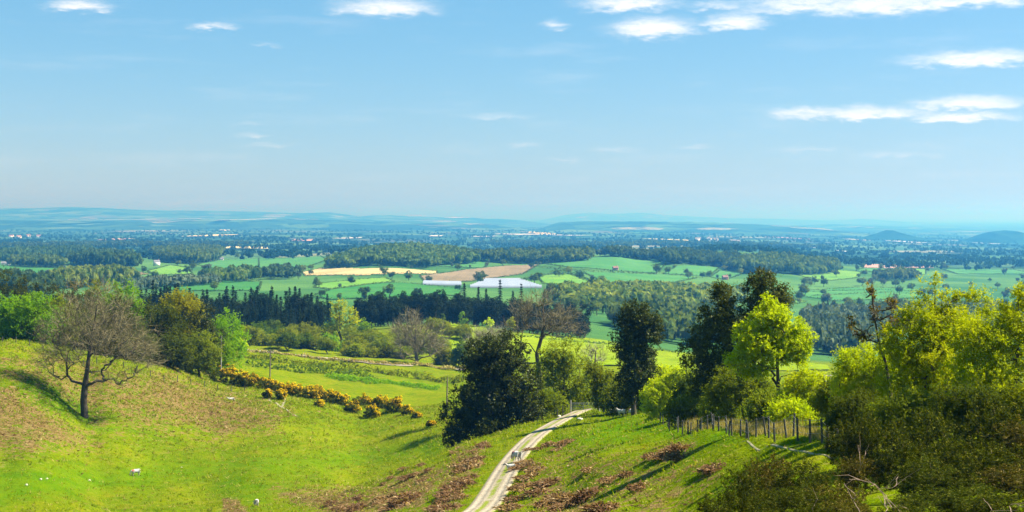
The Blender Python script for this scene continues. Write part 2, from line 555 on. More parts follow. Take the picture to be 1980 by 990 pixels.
cp(25000, (0, 432), (900, 432), (2000, 437))
cp(50000, (-250, 426), (900, 426), (2200, 429))
cp(95000, (-250, 423.2), (900, 423.2), (2200, 424.5))
CP = np.array(CP)
KA, KD = 1 / 300.0, 1.5


def rbf_pts(u, d):
    return np.stack([u * KA, np.log(d) * KD], -1)


def phi(r2):
    return 0.5 * r2 * np.log(r2 + 1e-12)


PP = rbf_pts(CP[:, 0], CP[:, 2])
nP = len(PP)
A = np.zeros((nP + 3, nP + 3))
A[:nP, :nP] = phi(((PP[:, None] - PP[None]) ** 2).sum(-1)) + np.eye(nP) * 2e-3
A[:nP, nP] = 1
A[:nP, nP + 1:] = PP
A[nP:, :nP] = A[:nP, nP:].T
WT = np.linalg.solve(A, np.concatenate([CP[:, 1], np.zeros(3)]))


def Vexact(u, d):
    """row of the photograph at which the ground stands in column u at distance d"""
    u = np.clip(u, -450, 2450)
    q = rbf_pts(u, d)
    sh = q.shape[:-1]
    q = q.reshape(-1, 2)
    res = np.empty(len(q))
    for i in range(0, len(q), 40000):
        s = q[i:i + 40000]
        res[i:i + 40000] = phi(((s[:, None] - PP[None]) ** 2).sum(-1)) @ WT[:nP] + WT[nP] + s @ WT[nP + 1:]
    return res.reshape(sh)


_gu = np.linspace(-450, 2450, 387)
_gl = np.linspace(math.log(39.9), math.log(111000), 760)
_GV = Vexact(*np.meshgrid(_gu, np.exp(_gl)))


def Vrow(u, d):
    a = np.clip((np.clip(u, -450, 2450) - _gu[0]) / (_gu[1] - _gu[0]), 0, len(_gu) - 1.001)
    b = np.clip((np.log(d) - _gl[0]) / (_gl[1] - _gl[0]), 0, len(_gl) - 1.001)
    i, j = a.astype(int), b.astype(int)
    a, b = a - i, b - j
    return (_GV[j, i] * (1 - a) + _GV[j, i + 1] * a) * (1 - b) + (_GV[j + 1, i] * (1 - a) + _GV[j + 1, i + 1] * a) * b


_ph = np.random.default_rng(3).random((6, 3)) * 6.28


def bumps(x, y):
    z = 0
    for i, (l, a) in enumerate(((13, .22), (7.3, .12), (23, .35), (4.1, .05), (61, .5), (9.1, .12))):
        k = 6.283 / l
        c, s = math.cos(_ph[i, 2] * 3), math.sin(_ph[i, 2] * 3)
        z = z + a * np.sin(k * (x * c + y * s) + _ph[i, 0]) * np.sin(k * 0.83 * (-x * s + y * c) + _ph[i, 1])
    return z * np.clip(1.4 - y / 900, 0, 1) * 0.8


TRK = np.array([(800, 86), (880, 98), (935, 109), (962, 122), (985, 134), (1006, 143), (1032, 154), (1062, 165), (1092, 177), (1118, 187), (1127, 192)], float)
TRX = (TRK[:, 0] - CU) / F * TRK[:, 1]


def H(x, y):
    x = np.asarray(x, float)
    y = np.asarray(y, float)
    ye = np.maximum(y, 40.0)
    u = CU + F * x / ye
    q = np.clip((np.abs(x - np.interp(ye, TRK[:, 1], TRX)) - 2.2) / 5.0, 0, 1)
    q = np.where((ye > 80) & (ye < 200), q * q * (3 - 2 * q), 1.0)
    z = (HV - Vrow(u, ye)) / F * ye + bumps(x, ye) * q
    t = np.clip(y / 40.0, 0, 1)
    return np.where(y < 40, -1.75 + np.minimum(y, 0) * 0.02 + (z + 1.75) * t, z)


def P3(u, d, dz=0.0):
    x = (u - CU) / F * d
    return np.array([x, d, float(H(x, d)) + dz])


DG = np.exp(np.linspace(math.log(45), math.log(30000), 900))


def hit(u, v, dmin=45.0):
    """distance at which the sight line through pixel (u, v) meets the ground beyond dmin"""
    x = (u - CU) / F * DG
    vv = HV - F * H(x, DG) / DG
    ok = (vv <= v) & (DG >= dmin)
    i = int(np.argmax(ok))
    if not ok.any():
        return float(DG[-1])
    if i == 0 or DG[i - 1] < dmin:
        return float(DG[i])
    t = (vv[i - 1] - v) / (vv[i - 1] - vv[i] + 1e-9)
    return float(DG[i - 1] + np.clip(t, 0, 1) * (DG[i] - DG[i - 1]))


def inside(poly, x, y):
    poly = np.asarray(poly, float)
    r = np.zeros(np.shape(x), bool)
    j = len(poly) - 1
    for i in range(len(poly)):
        xi, yi, xj, yj = *poly[i], *poly[j]
        c = ((yi > y) != (yj > y)) & (x < (xj - xi) * (y - yi) / (yj - yi + 1e-12) + xi)
        r ^= c
        j = i
    return r


def soft(poly, x, y, w):
    """1 inside the polygon, falling to 0 over w outside"""
    poly = np.asarray(poly, float)
    best = np.full(np.shape(x), 1e9)
    for i in range(len(poly)):
        a, b = poly[i - 1], poly[i]
        t = np.clip(((x - a[0]) * (b[0] - a[0]) + (y - a[1]) * (b[1] - a[1])) / ((b - a) @ (b - a) + 1e-9), 0, 1)
        best = np.minimum(best, np.hypot(x - a[0] - t * (b[0] - a[0]), y - a[1] - t * (b[1] - a[1])))
    s = np.where(inside(poly, x, y), best, -best)
    return np.clip(0.5 + s / (2 * w), 0, 1)


# where dead bracken and lush grass lie on the hill, by column and row of the survey above
BRACKEN = [([(-60, 750), (30, 735), (70, 765), (120, 800), (200, 850), (195, 868), (100, 872), (-60, 890)], 34, .8),
           ([(230, 735), (330, 705), (420, 745), (500, 765), (560, 790), (540, 830), (420, 855), (300, 815)], 34, .78),
           ([(0, 680), (120, 682), (260, 715), (300, 770), (150, 720), (0, 720)], 22, .66),
           ([(525, 945), (620, 940), (720, 945), (800, 905), (870, 900), (820, 990), (640, 1000), (590, 985), (540, 965)], 16, .78),
           ([(-60, 690), (150, 690), (330, 720), (420, 790), (330, 850), (180, 830), (80, 760), (-60, 760)], 40, .64),
           ([(428, 960), (460, 965), (490, 1000), (430, 1000)], 6, .9),
           ([(880, 860), (950, 855), (930, 900), (880, 990), (820, 1010), (850, 920)], 14, .8),
           ([(1030, 880), (1100, 860), (1200, 870), (1350, 880), (1420, 930), (1300, 1010), (1100, 1010), (990, 1000)], 25, .5),
           ([(1260, 860), (1340, 850), (1370, 870), (1300, 890)], 10, .6),
           ([(1050, 930), (1150, 940), (1180, 1000), (1020, 1010)], 15, .75),
           ([(500, 700), (560, 740), (640, 790), (580, 790), (500, 760)], 20, .35)]
LUSH = [([(-60, 905), (200, 905), (440, 890), (620, 885), (850, 855), (850, 870), (620, 905), (440, 915), (200, 945), (-60, 985)], 16, .75),
        ([(30, 745), (90, 735), (150, 760), (170, 800), (230, 835), (190, 835), (120, 800)], 12, .9),
        ([(430, 920), (560, 935), (520, 980), (400, 955)], 12, .6),
        ([(1070, 855), (1200, 800), (1330, 830), (1430, 830), (1420, 860), (1250, 850), (1100, 880)], 14, .8)]

print('ground')
aa = np.concatenate([np.linspace(-1.2, -0.46, 14)[:-1], np.linspace(-0.46, 0.46, 430), np.linspace(0.46, 1.2, 14)[1:]])
yy = np.concatenate([np.linspace(-260, 40, 40)[:-1], np.exp(np.linspace(math.log(40), math.log(450), 260))[:-1],
                     np.exp(np.linspace(math.log(450), math.log(4000), 130))[:-1], np.exp(np.linspace(math.log(4000), math.log(110000), 90))])
AA, YY = np.meshgrid(aa, yy)
XX = AA * np.maximum(YY, 60.0)
ZZ = H(XX, YY)
GV = np.stack([XX, YY, ZZ], -1).reshape(-1, 3)
nr, nc = XX.shape
ii = np.arange(nr * nc).reshape(nr, nc)
GQ = np.stack([ii[:-1, :-1], ii[:-1, 1:], ii[1:, 1:], ii[1:, :-1]], -1).reshape(-1, 4)


def far_nodes(g_, t, pos):
    """patchwork of far fields and woods: returns a colour socket"""
    mp = N(t, 'ShaderNodeMapping')
    mp.inputs['Scale'].default_value = (1 / 330., 1 / 480., 0)
    mp.inputs['Rotation'].default_value = (0, 0, 0.35)
    link(t, pos, mp.inputs[0])
    vo = N(t, 'ShaderNodeTexVoronoi')
    vo.inputs['Scale'].default_value = 1.0
    link(t, mp.outputs[0], vo.inputs['Vector'])
    sp = N(t, 'ShaderNodeSeparateColor')
    link(t, vo.outputs['Color'], sp.inputs[0])
    rp = N(t, 'ShaderNodeValToRGB')
    rp.color_ramp.interpolation = 'CONSTANT'
    el = rp.color_ramp.elements
    el[0].position, el[0].color = 0, (0.026, 0.070, 0.035, 1)
    el[1].position, el[1].color = 0.22, (0.055, 0.13, 0.05, 1)
    for p_, c_ in ((0.42, (0.040, 0.10, 0.045)), (0.62, (0.080, 0.155, 0.065)), (0.76, (0.014, 0.042, 0.028)), (0.90, (0.085, 0.105, 0.065)), (0.96, (0.19, 0.20, 0.125))):
        e = el.new(p_)
        e.color = (*c_, 1)
    link(t, sp.outputs[0], rp.inputs[0])
    mp2 = N(t, 'ShaderNodeMapping')
    mp2.inputs['Scale'].default_value = (1, 0.7, 0)
    link(t, pos, mp2.inputs[0])
    wood = g_.ss(g_.noise(mp2.outputs[0], 1 / 420., 4, 0.65), 0.50, 0.58)
    c = g_.mix(wood, rp.outputs[0], (0.013, 0.038, 0.024))
    fine = g_.ss(g_.noise(pos, 1 / 35., 3, 0.6), 0.3, 0.7)
    return g_.mix(1.0, c, g_.mix(fine, (0.75, 0.75, 0.75), (1.25, 1.25, 1.25)), 'MULTIPLY')


def ground_material():
    m, t, g_, out = new_mat('ground')
    geo = N(t, 'ShaderNodeNewGeometry')
    pos = geo.outputs['Position']

    def at(n_):
        a = N(t, 'ShaderNodeAttribute', attribute_name=n_)
        return a.outputs['Fac']
    nA = g_.noise(pos, 0.055, 4, 0.6)
    nB = g_.noise(pos, 0.35, 4, 0.6)
    mp = N(t, 'ShaderNodeMapping')
    mp.inputs['Scale'].default_value = (0.55, 1.0, 2.2)
    mp.inputs['Rotation'].default_value = (0, 0, 0.25)
    link(t, pos, mp.inputs[0])
    nC = g_.noise(mp.outputs[0], 1.6, 5, 0.65)
    nD = g_.noise(pos, 5.5, 4, 0.65)
    c = g_.mix(g_.ss(nA, 0.38, 0.62), (0.1094, 0.1602, 0.001215), (0.1505, 0.1862, 0.002025))
    c = g_.mix(g_.m('MULTIPLY', g_.ss(nB, 0.50, 0.66), 0.7), c, (0.1806, 0.1798, 0.006075))
    c = g_.mix(g_.m('MULTIPLY', g_.ss(nB, 0.47, 0.33), 0.7), c, (0.07389, 0.134, 0.001012))
    c = g_.mix(g_.m('MULTIPLY', g_.ss(nC, 0.54, 0.68), 0.6), c, (0.2418, 0.2064, 0.05063))
    c = g_.mix(g_.m('MULTIPLY', g_.ss(nC, 0.45, 0.32), 0.7), c, (0.06294, 0.098, 0.001215))
    c = g_.mix(g_.m('MULTIPLY', g_.ss(nD, 0.45, 0.30), 0.5), c, (0.04652, 0.07516, 0.001215))
    lm = g_.m('MULTIPLY', at('lush'), g_.ss(nC, 0.2, 0.45))
    c = g_.mix(lm, c, g_.mix(g_.ss(nB, 0.4, 0.6), (0.06294, 0.1536, 0.001012), (0.09028, 0.1732, 0.001215)))
    bm_ = g_.ss(g_.m('ADD', at('bracken'), g_.m('MULTIPLY', g_.m('SUBTRACT', g_.m('ADD', g_.m('MULTIPLY', nC, .6), g_.m('MULTIPLY', nB, .4)), 0.5), 3.4)), 0.42, 0.72)
    bc = g_.mix(g_.ss(nC, 0.35, 0.66), (0.085, 0.044, 0.016), (0.235, 0.150, 0.062))
    c = g_.mix(g_.m('MULTIPLY', bm_, 0.85), c, bc)
    # pasture and hedged country of the valley
    mid = g_.mix(g_.ss(g_.noise(pos, 0.006, 4, 0.6), 0.35, 0.65), (0.040, 0.115, 0.03), (0.085, 0.18, 0.04))
    c = g_.mix(at('mid'), c, mid)
    c = g_.mix(at('far'), c, far_nodes(g_, t, pos))
    b = N(t, 'ShaderNodeBsdfDiffuse')
    link(t, c, b.inputs[0])
    bp = N(t, 'ShaderNodeBump')
    bp.inputs['Strength'].default_value = 0.9
    bp.inputs['Distance'].default_value = 0.38
    link(t, g_.m('ADD', g_.m('MULTIPLY', nD, 0.6), g_.m('ADD', nC, nB)), bp.inputs['Height'])
    link(t, bp.outputs[0], b.inputs['Normal'])
    link(t, b.outputs[0], out.inputs[0])
    return m


M['ground'] = ground_material()
gme = mesh_np('ground', GV, GQ, None, [M['ground']], True)
GU = CU + F * GV[:, 0] / np.maximum(GV[:, 1], 40)
GW = HV - F * GV[:, 2] / np.maximum(GV[:, 1], 40)
near = np.clip((330 - GV[:, 1]) / 30, 0, 1)
br = np.zeros(len(GV))
for poly, w, s in BRACKEN:
    br = np.maximum(br, soft(poly, GU, GW, w) * s)
lu = np.zeros(len(GV))
for poly, w, s in LUSH:
    lu = np.maximum(lu, soft(poly, GU, GW, w) * s)
for nm, arr in (('bracken', br * near), ('lush', lu * near * (1 - 0.6 * br)), ('mid', np.clip((GV[:, 1] - 640) / 60, 0, 1)), ('far', np.clip((GV[:, 1] - 2500) / 600, 0, 1))):
    at_ = gme.attributes.new(nm, 'FLOAT', 'POINT')
    at_.data.foreach_set('value', arr.astype(np.float32))
tag(obj('ground', gme), kind='structure')


def mask_at(u, v, regs):
    r = np.zeros(np.shape(u))
    for poly, w, s in regs:
        r = np.maximum(r, soft(poly, u, v, w) * s)
    return r


# ------------------------------------------------------------------ distant hills
print('hills')


def hill_mat():
    m, t, g_, out = new_mat('hill_country')
    geo = N(t, 'ShaderNodeNewGeometry')
    b = N(t, 'ShaderNodeBsdfDiffuse')
    link(t, far_nodes(g_, t, geo.outputs['Position']), b.inputs[0])
    link(t, b.outputs[0], out.inputs[0])
    return m


M['hill'] = hill_mat()


def hill(name, prof, d, front, back, rough=1.0, seed=1, mat='hill'):
    prof = np.array(prof, float)
    u = np.linspace(prof[0, 0], prof[-1, 0], max(150, int((prof[-1, 0] - prof[0, 0]) / 4)))
    v = np.interp(u, prof[:, 0], prof[:, 1])
    k = np.hanning(9)
    v = np.convolve(np.pad(v, 4, 'edge'), k / k.sum(), 'valid')
    rr = np.random.default_rng(seed)
    v = v + rough * np.convolve(rr.normal(size=len(u) + 4), [.2, .2, .2, .2, .2], 'valid') * 0.8
    x = (u - CU) / F * d
    pk = (HV - v) / F * d
    rows = []
    for t in np.concatenate([np.linspace(-1, 0, 14), np.linspace(0, 1, 8)[1:]]):
        y = d + (t * front if t < 0 else t * back)
        base = H(x / d * y, np.full_like(x, y)) - 6
        s = 0.5 + 0.5 * math.cos(pi * min(1, abs(t)))
        e_ = np.clip(np.minimum(np.arange(len(u)), np.arange(len(u))[::-1]) / (len(u) * .10), 0, 1)
        s = s * (e_ * e_ * (3 - 2 * e_))
        wob = 1 + 0.12 * math.sin(t * 9) * np.sin(x / front * 7 + t * 4) * (1 if abs(t) > 0.05 else 0)
        rows.append(np.stack([x, np.full_like(x, y), base + (pk - base) * s * wob], -1))
    Vv = np.stack(rows)
    a, b = Vv.shape[:2]
    ix = np.arange(a * b).reshape(a, b)
    Q = np.stack([ix[:-1, :-1], ix[:-1, 1:], ix[1:, 1:], ix[1:, :-1]], -1).reshape(-1, 4)
    tag(obj(name, mesh_np(name, Vv.reshape(-1, 3), Q, None, [M[mat]], True)), kind='structure')


M['hillwood'] = new_mat('hill_woodland')[0]
_t = M['hillwood'].node_tree
_g = G(_t)
_b = N(_t, 'ShaderNodeBsdfDiffuse')
link(_t, _g.mix(_g.ss(_g.noise(N(_t, 'ShaderNodeNewGeometry').outputs['Position'], .012, 4, .6), .35, .65), (0.006, 0.030, 0.022), (0.020, 0.062, 0.034)), _b.inputs[0])
link(_t, _b.outputs[0], _t.nodes['Material Output'].inputs[0])
hill('distant_hills', [(1000, 425), (1050, 421), (1090, 416), (1140, 411), (1180, 414), (1230, 411), (1300, 418), (1400, 422), (1500, 423), (1620, 427), (1660, 423), (1700, 427), (1800, 433), (1950, 436), (2150, 438)], 42000, 7000, 9000, .5, 1)
hill('horizon_hills', [(-220, 405), (0, 404), (100, 404), (180, 403), (300, 407), (420, 409), (520, 411), (600, 412), (640, 410), (690, 418), (760, 417), (840, 421), (1000, 424), (1100, 426)], 23000, 6500, 7000, .6, 2)
hill('low_hills', [(-220, 428), (0, 426), (200, 429), (420, 426), (480, 425), (560, 424), (700, 428), (900, 432), (1060, 437)], 13500, 2600, 3500, .7, 3)
hill('wooded_ridge', [(1020, 434), (1080, 431), (1150, 428), (1250, 428), (1360, 431), (1450, 434), (1550, 438), (1620, 447), (1680, 456), (1740, 462)], 12200, 2500, 3500, .7, 4)
hill('pale_ridge', [(1560, 432), (1680, 436), (1800, 440), (1950, 445), (2200, 447)], 20000, 4000, 4000, .5, 5)
hill('cone_hill', [(1625, 469), (1650, 465), (1665, 461), (1690, 457), (1708, 451), (1725, 445), (1742, 450), (1760, 456), (1790, 463), (1815, 467), (1835, 470)], 8600, 600, 800, .3, 6, 'hillwood')
hill('round_hill', [(1890, 468), (1908, 459), (1922, 449), (1942, 445), (1962, 447), (1985, 454), (2020, 463), (2050, 468)], 8400, 600, 800, .3, 7, 'hillwood')

# ------------------------------------------------------------------ valley fields
print('fields')


def field_mat(name, c1, c2, stripes=0.0):
    m, t, g_, out = new_mat(name)
    geo = N(t, 'ShaderNodeNewGeometry')
    pos = geo.outputs['Position']
    c = g_.mix(g_.ss(g_.noise(pos, 0.018, 4, 0.6), 0.32, 0.68), c1, c2)
    c = g_.mix(1.0, c, g_.mix(g_.ss(g_.noise(pos, 0.25, 3, 0.6), 0.3, 0.7), (0.86, 0.86, 0.86), (1.12, 1.12, 1.12)), 'MULTIPLY')
    if stripes:
        mp = N(t, 'ShaderNodeMapping')
        mp.inputs['Rotation'].default_value = (0, 0, 0.5)
        mp.inputs['Scale'].default_value = (0.12, 0.002, 0)
        link(t, pos, mp.inputs[0])
        c = g_.mix(g_.m('MULTIPLY', g_.ss(g_.noise(mp.outputs[0], 1.0, 2), 0.45, 0.6), stripes), c, (0.07, 0.08, 0.04))
    b = N(t, 'ShaderNodeBsdfDiffuse')
    link(t, c, b.inputs[0])
    link(t, b.outputs[0], out.inputs[0])
    return m


FM = {'green': field_mat('pasture', (0.0484, 0.1628, 0.0396), (0.0748, 0.1936, 0.0484), 0.08),
      'light': field_mat('young_grass', (0.0935, 0.221, 0.02975), (0.136, 0.255, 0.034)),
      'emerald': field_mat('winter_wheat', (0.03325, 0.1377, 0.0285), (0.05225, 0.1662, 0.03325), 0.12),
      'tan': field_mat('dry_soil', (0.336, 0.256, 0.104), (0.416, 0.336, 0.16)),
      'brown': field_mat('bare_soil', (0.17, 0.1318, 0.07225), (0.221, 0.17, 0.09775), 0.15),
      'straw': field_mat('pale_crop', (0.465, 0.3975, 0.18), (0.5625, 0.495, 0.27)),
      'white': field_mat('sheeted_crop', (0.42, 0.42, 0.40), (0.48, 0.48, 0.45)),
      'pink': field_mat('red_soil', (0.34, 0.21, 0.16), (0.42, 0.27, 0.21)),
      'meadow': field_mat('sunlit_meadow', (0.144, 0.2088, 0.00576), (0.18, 0.2304, 0.0072), 0.05)}


def drape(name, poly, mat, dmin, off, step=2.2, label=None):
    """a field lying on the ground, its outline set out by column and row"""
    poly = np.array(poly, float)
    wp = np.array([((u - CU) / F * hit(u, v, dmin), hit(u, v, dmin)) for u, v in poly])
    uu = CU + F * wp[:, 0] / wp[:, 1]
    ld = np.log(wp[:, 1])
    pl = np.stack([uu, ld], -1)
    nu = max(4, int((uu.max() - uu.min()) / step))
    nv = max(5, int((poly[:, 1].max() - poly[:, 1].min()) / 1.0), int((ld.max() - ld.min()) / 0.012))
    gu, gd = np.meshgrid(np.linspace(uu.min(), uu.max(), nu + 1), np.linspace(ld.min(), ld.max(), nv + 1))
    cu, cd = (gu[:-1, :-1] + gu[1:, 1:]) / 2, (gd[:-1, :-1] + gd[1:, 1:]) / 2
    keep = inside(pl, cu, cd)
    D = np.exp(gd)
    X = (gu - CU) / F * D
    Vv = np.stack([X, D, H(X, D) + off], -1).reshape(-1, 3)
    ix = np.arange(gu.size).reshape(gu.shape)
    Q = np.stack([ix[:-1, :-1], ix[:-1, 1:], ix[1:, 1:], ix[1:, :-1]], -1)[keep]
    if not len(Q):
        return wp
    used, inv = np.unique(Q, return_inverse=True)
    o = obj(name, mesh_np(name, Vv[used], inv.reshape(-1, 4), None, [mat], True))
    tag(o, label, None, None, 'structure')
    return wp


FIELDS = [
    ('tan', [(583, 527), (620, 519), (700, 520), (845, 525), (845, 530), (700, 533), (590, 533)], 'the tan ploughed strip below the round wood'),
    ('brown', [(812, 534), (900, 522), (985, 514), (1042, 512), (1012, 530), (900, 545), (822, 546)], 'the brown bare field right of centre'),
    ('light', [(607, 556), (620, 549), (690, 541), (745, 538), (762, 545), (700, 552), (640, 560)], 'the light green field left of the emerald wheat'),
    ('emerald', [(605, 574), (640, 561), (720, 550), (772, 547), (895, 559), (888, 572), (750, 576), (640, 580)], 'the emerald wheat field above the pines'),
    ('green', [(500, 500), (620, 496), (632, 503), (600, 515), (500, 520)], 'the green field left of the round wood'),
    ('green', [(840, 510), (870, 500), (950, 501), (935, 519), (850, 515)], 'the green field right of the round wood'),
    ('green', [(1040, 508), (1120, 505), (1150, 497), (1270, 501), (1285, 512), (1270, 528), (1180, 523), (1100, 517)], 'the broad green field below the dark long wood'),
    ('light', [(1040, 535), (1090, 529), (1130, 538), (1160, 547), (1110, 552), (1050, 548)], 'the small pale green field right of the polytunnels'),
    ('green', [(1128, 527), (1280, 531), (1348, 538), (1290, 549), (1170, 547)], 'the green field above the valley oaks'),
    ('green', [(1282, 530), (1310, 514), (1390, 517), (1370, 535)], 'the green field behind the dark tree top'),
    ('green', [(1374, 536), (1392, 523), (1440, 527), (1402, 541)], 'the narrow green field left of the dark tree top'),
    ('light', [(1545, 533), (1610, 522), (1665, 527), (1660, 537), (1600, 543)], 'the domed pale green field on the right'),
    ('green', [(1545, 563), (1660, 556), (1790, 560), (1785, 576), (1620, 582), (1555, 574)], 'the striped green fields on the right'),
    ('pink', [(1670, 511), (1800, 511), (1805, 518), (1670, 518)], 'the pink soil field on the right'),
    ('green', [(1655, 524), (1672, 519), (1702, 519), (1692, 526)], 'the small green field under the pink soil'),
    ('light', [(1725, 528), (1750, 519), (1790, 521), (1790, 531)], 'the pale green field behind the lime spire'),
    ('green', [(1820, 520), (1960, 522), (2000, 530), (1850, 530)], 'the far right green field'),
    ('green', [(380, 512), (420, 504), (500, 500), (502, 521), (450, 527)], 'the green field right of the farm lane'),
    ('light', [(285, 525), (330, 513), (365, 519), (372, 530), (300, 532)], 'the green field in front of the white farmhouse'),
    ('light', [(72, 494), (140, 489), (190, 491), (130, 500)], 'the pale field at upper left'),
    ('green', [(185, 489), (250, 482), (270, 485), (200, 491)], 'the thin green field at upper left'),
    ('emerald', [(-20, 513), (100, 518), (130, 526), (-20, 537)], 'the deep green field at the left edge'),
    ('straw', [(428, 480), (445, 476), (520, 478), (520, 481)], 'the straw field at upper left'),
    ('emerald', [(300, 548), (420, 543), (505, 546), (500, 562), (310, 562)], 'the deep green field behind the spruces'),
    ('brown', [(185, 530), (260, 525), (290, 530), (230, 538)], 'the dull brown field at left'),
    ('green', [(140, 538), (190, 533), (205, 545), (145, 546)], 'the little green field at left'),
    ('light', [(1440, 585), (1520, 578), (1560, 584), (1500, 594)], 'the pale strip behind the dark tree'),
]
FW = []
for mt, poly, nm in FIELDS:
    FW.append((drape('field', poly, FM[mt], 950, 0.6), nm))
# far bright fields on the plain
for (u, v, w, h, mt) in [(20, 434, 50, 3, 'white'), (125, 424, 34, 3, 'straw'), (420, 424, 28, 3, 'white'), (305, 435, 30, 3, 'straw'), (310, 441, 32, 2, 'white'), (433, 446, 22, 2.4, 'white'),
                         (375, 456.5, 62, 3.5, 'straw'), (225, 448, 28, 2, 'white'), (205, 464, 40, 3, 'pink'), (585, 466, 50, 3, 'pink'), (655, 461, 30, 3, 'white'), (690, 418, 36, 2.5, 'straw'), (840, 421, 34, 2, 'white'),
                         (985, 432, 30, 3, 'straw'), (840, 457, 24, 2, 'white'), (925, 458, 40, 2, 'white'), (1018, 454, 26, 2.6, 'white'), (1062, 451, 42, 4, 'straw'), (1122, 455, 40, 3.4, 'white'), (1365, 466, 40, 3.5, 'straw'),
                         (1090, 476, 20, 2, 'white'), (1535, 477, 44, 3, 'straw'), (1605, 482, 18, 2, 'white'), (1640, 488, 14, 2, 'white'), (1780, 469, 34, 3, 'white'), (1960, 467, 36, 1.6, 'straw'), (1420, 471, 20, 2, 'white'),
                         (1560, 462, 40, 3, 'pink'), (1680, 465, 20, 2, 'straw'), (1934, 472, 14, 2, 'white'), (610, 441, 70, 4, 'green'), (560, 438, 50, 3, 'green'), (1300, 452, 60, 3, 'green')]:
    d0 = hit(u, v + h / 2, 3000)
    if d0 > 29000 or v < 430:
        d0 = 12500.0 if v >= 424 else 21500.0
    d1 = min(hit(u, v - h / 2, 3000), d0 * 1.35)
    d1 = max(d1, d0 + 60)
    k = 9
    us = np.linspace(u - w / 2, u + w / 2, k)
    ds = np.linspace(d0, d1, 5)
    gx, gd = np.meshgrid((us - CU) / F * d0, ds)
    gx = gx + (gd - d0) * R.normal() * 0.2
    vt = np.linspace(v + h / 2, v - h / 2, 5)[:, None]
    z = np.maximum(H(gx, gd) + 4, (HV - vt) / F * gd)
    ix = np.arange(gx.size).reshape(gx.shape)
    Q = np.stack([ix[:-1, :-1], ix[:-1, 1:], ix[1:, 1:], ix[1:, :-1]], -1).reshape(-1, 4)
    tag(obj('far_field', mesh_np('far_field', np.stack([gx, gd, z], -1).reshape(-1, 3), Q, None, [FM[mt]])), kind='structure')
# the sunlit meadow behind the bare trees
drape('meadow', [(828, 627), (900, 627), (1000, 646), (1150, 656), (1315, 682), (1600, 707), (1604, 716), (1310, 716), (1130, 706), (930, 706), (850, 690)], FM['meadow'], 440, 0.35)

# ------------------------------------------------------------------ woods and scattered trees of the plain
print('woods')


def far_crown(seed, quads=64, nl=6):
    rng = np.random.default_rng(seed)
    lob = []
    for i in range(nl):
        a = rng.random() * 6.28
        r = 0.0 if i == 0 else 0.55
        lob.append((math.cos(a) * r, math.sin(a) * r, 0.62 + rng.random() * 0.25 if i else 0.72, .5, .5, .36 if i else .34))
    L = np.array(lob)
    per = quads // nl
    ci = np.repeat(np.arange(nl), per)
    d = unit(rng.normal(size=(len(ci), 3)) + np.array([0, 0, 0.3]))
    Pp = L[ci, :3] + d * L[ci, 3:]
    nn = unit(d + rng.normal(size=d.shape) * 0.3)
    return leaf_quads(Pp, nn, 0.30 * (0.7 + 0.6 * rng.random(len(ci))), 0.85, rng)


CROWN = [far_crown(s, 66) for s in range(5)]
CROWNLO = [far_crown(s + 20, 18, 3) for s in range(4)]


def mass(name, pts, hgt, wid, mat, label, cat, crowns=CROWN, rng=R):
    """one wood that reads as a single mass: crowns set on pts (n,3)"""
    Vs, Qs, o = [], [], 0
    which = rng.integers(0, len(crowns), len(pts))
    for k, (V, Q) in enumerate(crowns):
        sel = pts[which == k]
        if not len(sel):
            continue
        n = len(sel)
        a = rng.random(n) * 6.28
        h = hgt * (0.75 + 0.5 * rng.random(n))
        w = wid * (0.75 + 0.5 * rng.random(n))
        ca, sa = np.cos(a), np.sin(a)
        X = (V[None, :, 0] * ca[:, None] - V[None, :, 1] * sa[:, None]) * w[:, None]
        Y = (V[None, :, 0] * sa[:, None] + V[None, :, 1] * ca[:, None]) * w[:, None]
        Z = V[None, :, 2] * h[:, None]
        VV = np.stack([X, Y, Z], -1) + sel[:, None, :]
        Vs.append(VV.reshape(-1, 3))
        Qs.append((Q[None] + (np.arange(n) * len(V))[:, None, None]).reshape(-1, 4) + o)
        o += n * len(V)
    ob = obj(name, mesh_np(name, np.concatenate(Vs), np.concatenate(Qs), None, [mat]))
    return tag(ob, label, cat, None, 'stuff')


def poly_points(poly, dmin, spacing, rng):
    wp = np.array([((u - CU) / F * hit(u, v, dmin), hit(u, v, dmin)) for u, v in poly])
    x0, y0 = wp.min(0)
    x1, y1 = wp.max(0)
    gx, gy = np.meshgrid(np.arange(x0, x1, spacing), np.arange(y0, y1, spacing))
    gx = gx + rng.normal(size=gx.shape) * spacing * 0.3
    gy = gy + rng.normal(size=gy.shape) * spacing * 0.3
    k = inside(wp, gx, gy)
    x, y = gx[k], gy[k]
    return np.stack([x, y, H(x, y)], -1)


